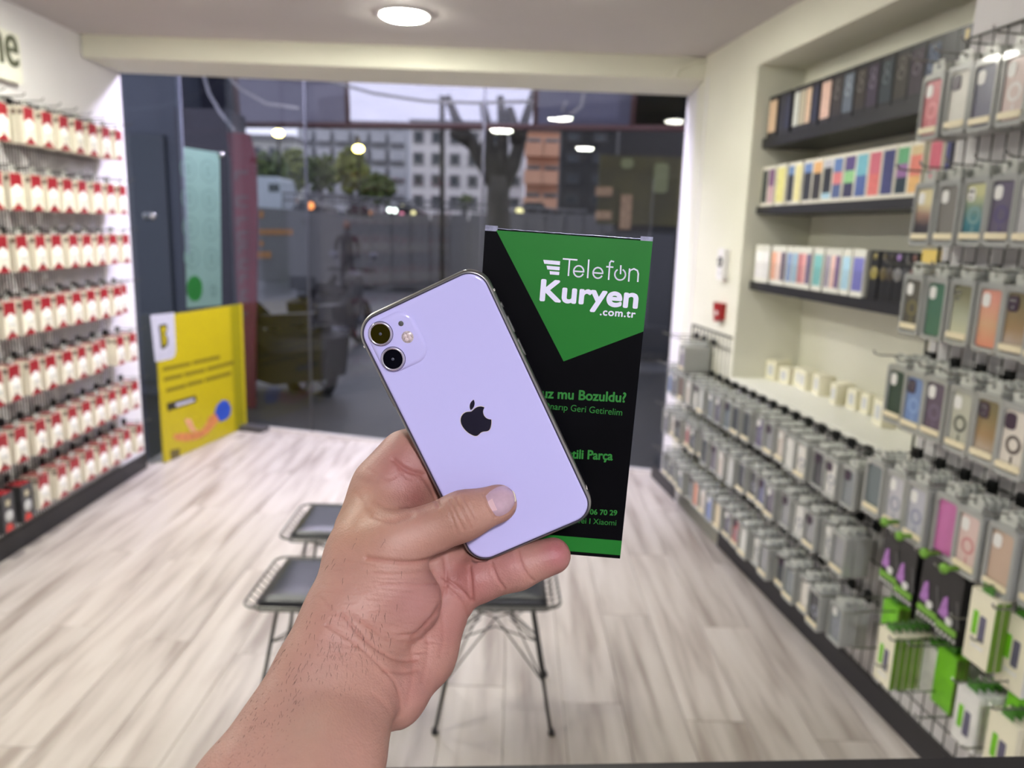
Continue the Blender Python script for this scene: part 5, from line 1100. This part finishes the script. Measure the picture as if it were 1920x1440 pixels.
def field(groups):
    f = np.full(dims, 20., np.float32)
    for ch, k in groups:
        for a, b_, ra, rb in capsules(ch):
            mg = max(ra, rb) + 14; i0 = np.maximum(((np.minimum(a, b_) - mg - lo_) / VX).astype(int), 0); i1 = np.minimum(((np.maximum(a, b_) + mg - lo_) / VX).astype(int) + 1, dims)
            X = ax[0][i0[0]:i1[0], None, None] - a[0]; Y = ax[1][None, i0[1]:i1[1], None] - a[1]; Z = ax[2][None, None, i0[2]:i1[2]] - a[2]
            d = b_ - a; t = np.clip((X * d[0] + Y * d[1] + Z * d[2]) / d.dot(d), 0, 1).astype(np.float32)
            r_ = ra + (rb - ra) * t; q = np.sqrt((X - d[0] * t) ** 2 + (Y - d[1] * t) ** 2 + (Z - d[2] * t) ** 2) - r_
            s_ = (slice(i0[0], i1[0]), slice(i0[1], i1[1]), slice(i0[2], i1[2])); f[s_] = smin(f[s_], q.astype(np.float32), k)
    return f
f1 = field(G1); f2 = field(G2)
fing = field([(FING[0], 4)]); 
for ch in FING[1:]: fing = smin(fing, field([(ch, 4)]), 1.2)
f2 = smin(f2, fing, 7)
vol = smin(f1, f2, 3.0); del f1, f2, fing
def carve(vol, Rc, tc_, x0, x1, y0, y1, z0, z1, rnd=0):
    X, Y, Z = np.meshgrid(*ax, indexing='ij', sparse=True); dx, dy, dz = X - tc_[0] * 1000, Y - tc_[1] * 1000, Z - tc_[2] * 1000
    L_ = [dx * Rc[0, i] + dy * Rc[1, i] + dz * Rc[2, i] for i in range(3)]; q = None
    for v, a, b_ in zip(L_, (x0, y0, z0), (x1, y1, z1)):
        e = np.abs(v - (a + b_) * 500) - (b_ - a) * 500 + rnd; q = np.maximum(e, 0) ** 2 if q is None else q + np.maximum(e, 0) ** 2
        mxe = e if v is L_[0] else np.maximum(mxe, e)
    d = np.sqrt(q) + np.minimum(mxe, 0) - rnd
    return np.maximum(vol, -d).astype(np.float32)
vol = carve(vol, PR, PC, -W2, W2, -H2, H2, -.0085, .0004, 3.5)
vol = carve(vol, BR_, tl, 0, BWD, -BHT, 0, -BTH, 0, .3)
def surface_nets(v):
    ins = v < 0; n = v.shape
    cnt = np.zeros([d - 1 for d in n], np.int8); pos = np.zeros([d - 1 for d in n] + [3], np.float32) if False else None
    S = lambda o: tuple(slice(o[i], n[i] - 1 + o[i]) for i in range(3))
    cs = [(a, b_, c_) for a in (0, 1) for b_ in (0, 1) for c_ in (0, 1)]
    for c_ in cs: cnt += ins[S(c_)]
    act = (cnt > 0) & (cnt < 8); idx = -np.ones(act.shape, np.int32); I = np.argwhere(act); idx[act] = np.arange(len(I))
    acc = np.zeros((len(I), 3)); num = np.zeros(len(I))
    for c_ in cs:
        for axn in range(3):
            if c_[axn]: continue
            e_ = list(c_); e_[axn] = 1; a = v[tuple((I + c_).T)]; b_ = v[tuple((I + e_).T)]; cr = (a < 0) != (b_ < 0); t = np.where(cr, a / (a - b_ + 1e-12), 0)
            p = np.tile(np.array(c_, float), (len(I), 1)); p[:, axn] += t; acc += p * cr[:, None]; num += cr
    V = I + acc / num[:, None]; Fs = []
    for axn in range(3):
        u, w_ = [(1, 2), (2, 0), (0, 1)][axn]; sl0 = [slice(1, n[i] - 1) for i in range(3)]; sl0[axn] = slice(0, n[axn] - 1); sl1 = list(sl0); sl1[axn] = slice(1, n[axn])
        a, b_ = ins[tuple(sl0)], ins[tuple(sl1)]; base = np.array([1, 1, 1]); base[axn] = 0
        for flag in (0, 1):
            E0 = np.argwhere((a & ~b_) if flag == 0 else (~a & b_)) + base; du = np.zeros(3, int); du[u] = 1; dw = np.zeros(3, int); dw[w_] = 1
            q = np.stack([idx[tuple((E0 - du - dw).T)], idx[tuple((E0 - dw).T)], idx[tuple(E0.T)], idx[tuple((E0 - du).T)]], 1)
            Fs.append(q if flag == 0 else q[:, ::-1])
    return V, np.concatenate(Fs)
V, Fq = surface_nets(vol); V = lo_ + V * VX
# one linear subdivision, then relaxation, for fine creases
def adj_smooth(V, Fq, it, lam=.5):
    e = np.concatenate([Fq[:, [0, 1]], Fq[:, [1, 2]], Fq[:, [2, 3]], Fq[:, [3, 0]]]); e = np.concatenate([e, e[:, ::-1]]); deg = np.bincount(e[:, 0], minlength=len(V)).astype(float)[:, None]
    for _ in range(it):
        s_ = np.stack([np.bincount(e[:, 0], V[e[:, 1], i], minlength=len(V)) for i in range(3)], 1); V = V + lam * (s_ / deg - V)
    return V
V = adj_smooth(V, Fq, 5)
E_all = np.sort(np.concatenate([Fq[:, [0, 1]], Fq[:, [1, 2]], Fq[:, [2, 3]], Fq[:, [3, 0]]]), 1); Eu, inv = np.unique(E_all, axis=0, return_inverse=True); inv = inv.ravel(); nF, nV = len(Fq), len(V)
mid = (V[Eu[:, 0]] + V[Eu[:, 1]]) / 2; fc = V[Fq].mean(1); ei = [nV + inv[i * nF:(i + 1) * nF] for i in range(4)]; ci = nV + len(Eu) + np.arange(nF)
V = np.concatenate([V, mid, fc]); Fq = np.concatenate([np.stack([Fq[:, 0], ei[0], ci, ei[3]], 1), np.stack([ei[0], Fq[:, 1], ei[1], ci], 1), np.stack([ci, ei[1], Fq[:, 2], ei[2]], 1), np.stack([ei[3], ci, ei[2], Fq[:, 3]], 1)])
V = adj_smooth(V, Fq, 3)
def vnormals(V, Fq):
    n_ = np.cross(V[Fq[:, 2]] - V[Fq[:, 0]], V[Fq[:, 3]] - V[Fq[:, 1]]); N_ = np.stack([sum(np.bincount(Fq[:, k], n_[:, i], minlength=len(V)) for k in range(4)) for i in range(3)], 1); return N_ / (np.linalg.norm(N_, axis=1)[:, None] + 1e-9)
N_ = vnormals(V, Fq); pxv = np.stack([960 + F * V[:, 0] / -V[:, 2], 720 - F * V[:, 1] / -V[:, 2]], 1); front = N_[:, 2] > -.1
def pdist(P_, pl):
    best = np.full(len(P_), 1e9)
    for a, b_ in zip(pl[:-1], pl[1:]):
        a, b_ = np.array(a, float), np.array(b_, float); d = b_ - a; t = np.clip(((P_ - a) @ d) / d.dot(d), 0, 1); best = np.minimum(best, np.linalg.norm(P_ - a - t[:, None] * d, axis=1))
    return best
def smooth_line(pl):
    pl = np.array(pl, float)
    for _ in range(2):
        q = [pl[0]]
        for a, b_ in zip(pl[:-1], pl[1:]): q += [a * .75 + b_ * .25, a * .25 + b_ * .75]
        pl = np.array(q + [pl[-1]])
    return pl
CREASE = [ # polyline, depth mm, width px, [min depth, max depth of the surface in mm]
 ([(688, 1046), (735, 1054), (790, 1056), (833, 1040)], 1.1, 4.5), ([(700, 1075), (760, 1078), (815, 1068)], .35, 3), ([(712, 1098), (770, 1100), (818, 1092)], .3, 3), ([(650, 1052), (700, 1062)], .3, 3),
 ([(834, 1048), (838, 1090), (829, 1130), (806, 1166), (772, 1196)], .8, 4), ([(830, 1082), (862, 1102), (884, 1128)], .7, 3.2), ([(881, 1062), (884, 1095), (887, 1126)], 1.0, 3), ([(838, 1100), (868, 1130), (880, 1165)], .45, 3.5),
 ([(972, 1033), (978, 1060), (990, 1080), (999, 1088)], .7, 3), ([(966, 1036), (974, 1064), (986, 1084)], .35, 2.5), ([(922, 1056), (931, 1084), (945, 1103)], .7, 3),
 ([(640, 1150), (676, 1192), (712, 1222), (748, 1240), (782, 1236)], .62, 3.4), ([(664, 1152), (704, 1186), (742, 1206), (784, 1202)], .45, 3.4), ([(612, 1172), (668, 1206), (712, 1246), (748, 1286), (752, 1340)], .45, 3.4), ([(690, 1172), (730, 1192), (775, 1190)], .4, 3.5), ([(720, 1256), (756, 1262), (784, 1256)], .5, 4),
 ([(600, 1120), (636, 1160), (660, 1185)], .25, 4), ([(700, 1300), (730, 1330), (742, 1372)], .3, 6),
 ([(845, 938), (855, 966), (870, 994)], .45, 2.4), ([(856, 934), (869, 958), (884, 990)], .55, 2.4), ([(868, 930), (882, 954), (894, 976)], .4, 2.2), ([(838, 944), (848, 972), (858, 1002)], .3, 2.4),
 ([(700, 968), (738, 980), (772, 966)], .6, 5), ([(704, 940), (740, 958), (765, 948)], .3, 4), ([(690, 880), (730, 900), (748, 888)], .25, 3.5), ([(748, 880), (768, 900), (790, 896)], .5, 4),
 ([(738, 862), (764, 884), (793, 890)], 1.4, 5), ([(907, 927), (914, 948), (928, 969)], .35, 2.2), ([(928, 970), (950, 966), (965, 948)], .3, 2.2), ([(907, 926), (920, 915), (940, 908)], .3, 2.2), ([(796, 898), (812, 922), (822, 948)], .9, 4), ([(668, 925), (690, 955), (735, 972)], .35, 5), ([(672, 900), (700, 905), (730, 898)], .2, 5), ([(796, 1170), (806, 1225), (790, 1275)], .4, 5), ([(770, 1210), (776, 1260), (764, 1320)], .35, 5), ([(826, 1140), (834, 1185), (826, 1228)], .3, 4)]
disp = np.zeros(len(V))
for pl, dp, wd in CREASE:
    d = pdist(pxv, smooth_line(pl)); disp -= dp * np.exp(-(d / wd) ** 2) * front; disp += dp * .12 * np.exp(-((d - wd * 2.3) / (wd * 1.3)) ** 2) * front
rr = np.random.default_rng(3)
for i in range(130):          # fine skin lines over the thenar and wrist
    cx, cy = rr.uniform(620, 820), rr.uniform(1060, 1230); a = rr.uniform(-.2, .25); L_ = rr.uniform(15, 45); d = pdist(pxv, [(cx - L_, cy - L_ * a), (cx, cy + rr.uniform(-3, 3)), (cx + L_, cy + L_ * a)]); disp -= .11 * np.exp(-(d / 2.2) ** 2) * front
V = V + N_ * disp[:, None]
# skin colour, forearm darkened in it to offset lamp light, web hollow darker
base = np.tile(np.array(lin((172, 130, 115))), (len(V), 1))
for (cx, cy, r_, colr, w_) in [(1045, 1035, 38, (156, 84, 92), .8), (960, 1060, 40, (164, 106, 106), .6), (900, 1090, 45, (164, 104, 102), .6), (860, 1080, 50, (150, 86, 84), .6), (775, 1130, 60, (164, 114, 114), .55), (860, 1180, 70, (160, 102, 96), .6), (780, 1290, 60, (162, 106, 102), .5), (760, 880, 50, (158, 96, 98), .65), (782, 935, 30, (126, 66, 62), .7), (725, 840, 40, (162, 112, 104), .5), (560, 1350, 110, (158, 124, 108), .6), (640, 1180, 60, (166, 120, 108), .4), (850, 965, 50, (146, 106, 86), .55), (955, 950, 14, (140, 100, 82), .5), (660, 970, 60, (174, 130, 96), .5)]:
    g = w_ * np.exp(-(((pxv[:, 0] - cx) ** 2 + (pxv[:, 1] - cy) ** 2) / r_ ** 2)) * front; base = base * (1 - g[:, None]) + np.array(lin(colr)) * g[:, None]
cr_ = np.clip(-disp, 0, 1)[:, None]; base = base * (1 - cr_ * .35) + base * np.array([.75, .42, .38]) * cr_ * .35  # skin made darker and redder along the creases
Vw = (R @ (V / 1000).T).T + C; org = np.array(c2w(mm(642, 1275, 388) / 1000))
hm = bpy.data.meshes.new('person'); hm.from_pydata([], [], []) ; hm = bpy.data.meshes.new('person')
hm.vertices.add(len(V)); hm.vertices.foreach_set('co', (Vw - org).ravel()); hm.loops.add(len(Fq) * 4); hm.loops.foreach_set('vertex_index', Fq.ravel().astype(np.int32)); hm.polygons.add(len(Fq))
hm.polygons.foreach_set('loop_start', np.arange(0, len(Fq) * 4, 4, dtype=np.int32)); hm.polygons.foreach_set('loop_total', np.full(len(Fq), 4, np.int32)); hm.polygons.foreach_set('use_smooth', np.ones(len(Fq), bool)); hm.update(calc_edges=True); hm.validate()
ca_ = hm.color_attributes.new('skin_tone', 'FLOAT_COLOR', 'POINT'); ca_.data.foreach_set('color', np.concatenate([base, np.ones((len(V), 1))], 1).astype(np.float32).ravel())
def skin_mat():
    m = mat('skin', (200, 150, 130), .5, sss=.12); nt = m.node_tree; b = nt.nodes['Principled BSDF']; at = nt.nodes.new('ShaderNodeAttribute'); at.attribute_name = 'skin_tone'
    tc = nt.nodes.new('ShaderNodeTexCoord'); nz = nt.nodes.new('ShaderNodeTexNoise'); nz.inputs['Scale'].default_value = 260; nz.inputs['Detail'].default_value = 3; nz2 = nt.nodes.new('ShaderNodeTexNoise'); nz2.inputs['Scale'].default_value = 55
    vo = nt.nodes.new('ShaderNodeTexVoronoi'); vo.inputs['Scale'].default_value = 900; nt.links.new(tc.outputs['Object'], vo.inputs['Vector'])
    for n_ in (nz, nz2): nt.links.new(tc.outputs['Object'], n_.inputs['Vector'])
    hs = nt.nodes.new('ShaderNodeHueSaturation'); mr = nt.nodes.new('ShaderNodeMapRange'); mr.inputs['To Min'].default_value = .88; mr.inputs['To Max'].default_value = 1.12; ad = nt.nodes.new('ShaderNodeMath'); ad.operation = 'ADD'
    hf = nt.nodes.new('ShaderNodeMath'); hf.operation = 'MULTIPLY'; hf.inputs[1].default_value = .5
    nt.links.new(nz.outputs['Fac'], ad.inputs[0]); nt.links.new(nz2.outputs['Fac'], ad.inputs[1]); nt.links.new(ad.outputs[0], hf.inputs[0]); nt.links.new(hf.outputs[0], mr.inputs['Value']); nt.links.new(mr.outputs[0], hs.inputs['Value']); nt.links.new(at.outputs['Color'], hs.inputs['Color']); nt.links.new(hs.outputs[0], b.inputs['Base Color'])
    bp = nt.nodes.new('ShaderNodeBump'); bp.inputs['Strength'].default_value = .35; bp.inputs['Distance'].default_value = .0004; nt.links.new(vo.outputs['Distance'], bp.inputs['Height']); bp2 = nt.nodes.new('ShaderNodeBump'); bp2.inputs['Strength'].default_value = .4; bp2.inputs['Distance'].default_value = .0008
    nt.links.new(nz.outputs['Fac'], bp2.inputs['Height']); nt.links.new(bp.outputs['Normal'], bp2.inputs['Normal']); nt.links.new(bp2.outputs['Normal'], b.inputs['Normal'])
    return m
hm.materials.append(skin_mat()); hand = link('person', hm); hand.location = Vector(org)
tag(hand, "bare left forearm and hand of a person gripping the phone with the thumb", 'person')
bvh = BVHTree.FromPolygons([tuple(v) for v in Vw], [tuple(int(i) for i in f) for f in Fq])
def hit(px_, py_):
    d = Vector(ray(px_, py_)).normalized(); return bvh.ray_cast(Vector(C), d, 1.0)
# thumb nail
top_ = smooth_line([(911, 930), (920, 920), (938, 911), (952, 913), (962, 922)]); bot_ = smooth_line([(930, 967), (938, 968.5), (951, 962), (960, 953), (966, 940)])
def cut_poly(pl, n):
    d = np.r_[0, np.cumsum(np.linalg.norm(np.diff(pl, axis=0), axis=1))]; t = np.linspace(0, d[-1], n); return np.stack([np.interp(t, d, pl[:, 0]), np.interp(t, d, pl[:, 1])], 1)
NU, NVn = 18, 12; tp, bt_ = cut_poly(top_, NU), cut_poly(bot_, NU); nv = []; ok = True
for i in range(NU):
    for j in range(NVn):
        t = j / (NVn - 1); q = tp[i] * (1 - t) + bt_[i] * t; q = q + (np.array([-4.5, 2.]) * (1 - i / (NU - 1)) + np.array([3.5, -.5]) * (i / (NU - 1))) * 4 * t * (1 - t) * .5
        h = hit(*q); e = min(i, NU - 1 - i) / (NU - 1) * 2; f_ = min(1, 4 * min(t, 1 - t)) * min(1, 3 * (NU - 1 - i) / NU + .6)
        if h[0] is None: h = hit(q[0] - 6, q[1] + 2)
        nv.append(h[0] + h[1] * (.00012 + .00045 * f_))
m = MB(); m.add([tuple(v - Vector(org)) for v in nv], [(i * NVn + j, (i + 1) * NVn + j, (i + 1) * NVn + j + 1, i * NVn + j + 1) for i in range(NU - 1) for j in range(NVn - 1)], 0, True)
nm = m.mesh('thumb_nail', [mat('nail', (178, 150, 162), .2, var=.05, scale=300, coat=.4)]); nl2 = link('thumb_nail', nm, hand)
m = MB(); i0 = NU - 2; q = [nv[i0 * NVn + j] for j in range(1, NVn - 1)]; m.tube([tuple(v - Vector(org) + Vector((0, 0, 0))) for v in q], .00045, 6); obj('nail_edge', m, mat('nail_tip', (214, 206, 180), .4), hand)
m = MB(); lun = []
for i in range(4):
    for j in range(3, NVn - 3): lun.append(nv[i * NVn + j] + (nv[i * NVn + j] - Vector(C)).normalized() * -.00012 - Vector(org))
kk = NVn - 6; m.add([tuple(v) for v in lun], [(i * kk + j, (i + 1) * kk + j, (i + 1) * kk + j + 1, i * kk + j + 1) for i in range(3) for j in range(kk - 1)], 0, True); obj('nail_moon', m, mat('nail_moon_pale', (194, 160, 164), .3), hand, fix=False)
# short dark hairs on the forearm
m = MB()
for i in range(440):
    if i < 425: t = rr.uniform(0, 1); px_ = 400 + 230 * t + rr.uniform(-20, 130) - 60 * (1 - t); py_ = 1440 - 290 * t + rr.uniform(-30, 60)
    else: px_, py_ = rr.uniform(600, 760), rr.uniform(1000, 1160)
    h = hit(px_, py_)
    if h[0] is None: continue
    L_ = rr.uniform(.0015, .0042); d = Vector(R @ np.array([rr.uniform(-.5, .3), -1, .25])).normalized(); nrm = h[1]; p0 = h[0]; p1 = p0 + (d * .8 + nrm * .45) * L_ * .5; p2 = p0 + (d + nrm * .35) * L_
    m.tube([tuple(p - Vector(org)) for p in (p0, p1, p2)], [.00010, .00009, .00004], 3, caps=False)
hh = obj('arm_hair', m, mat('hair_dark', (70, 44, 34), .6), hand, fix=False); hh['kind'] = 'stuff'
print('objects', len(bpy.data.objects), 'hand verts', len(V))
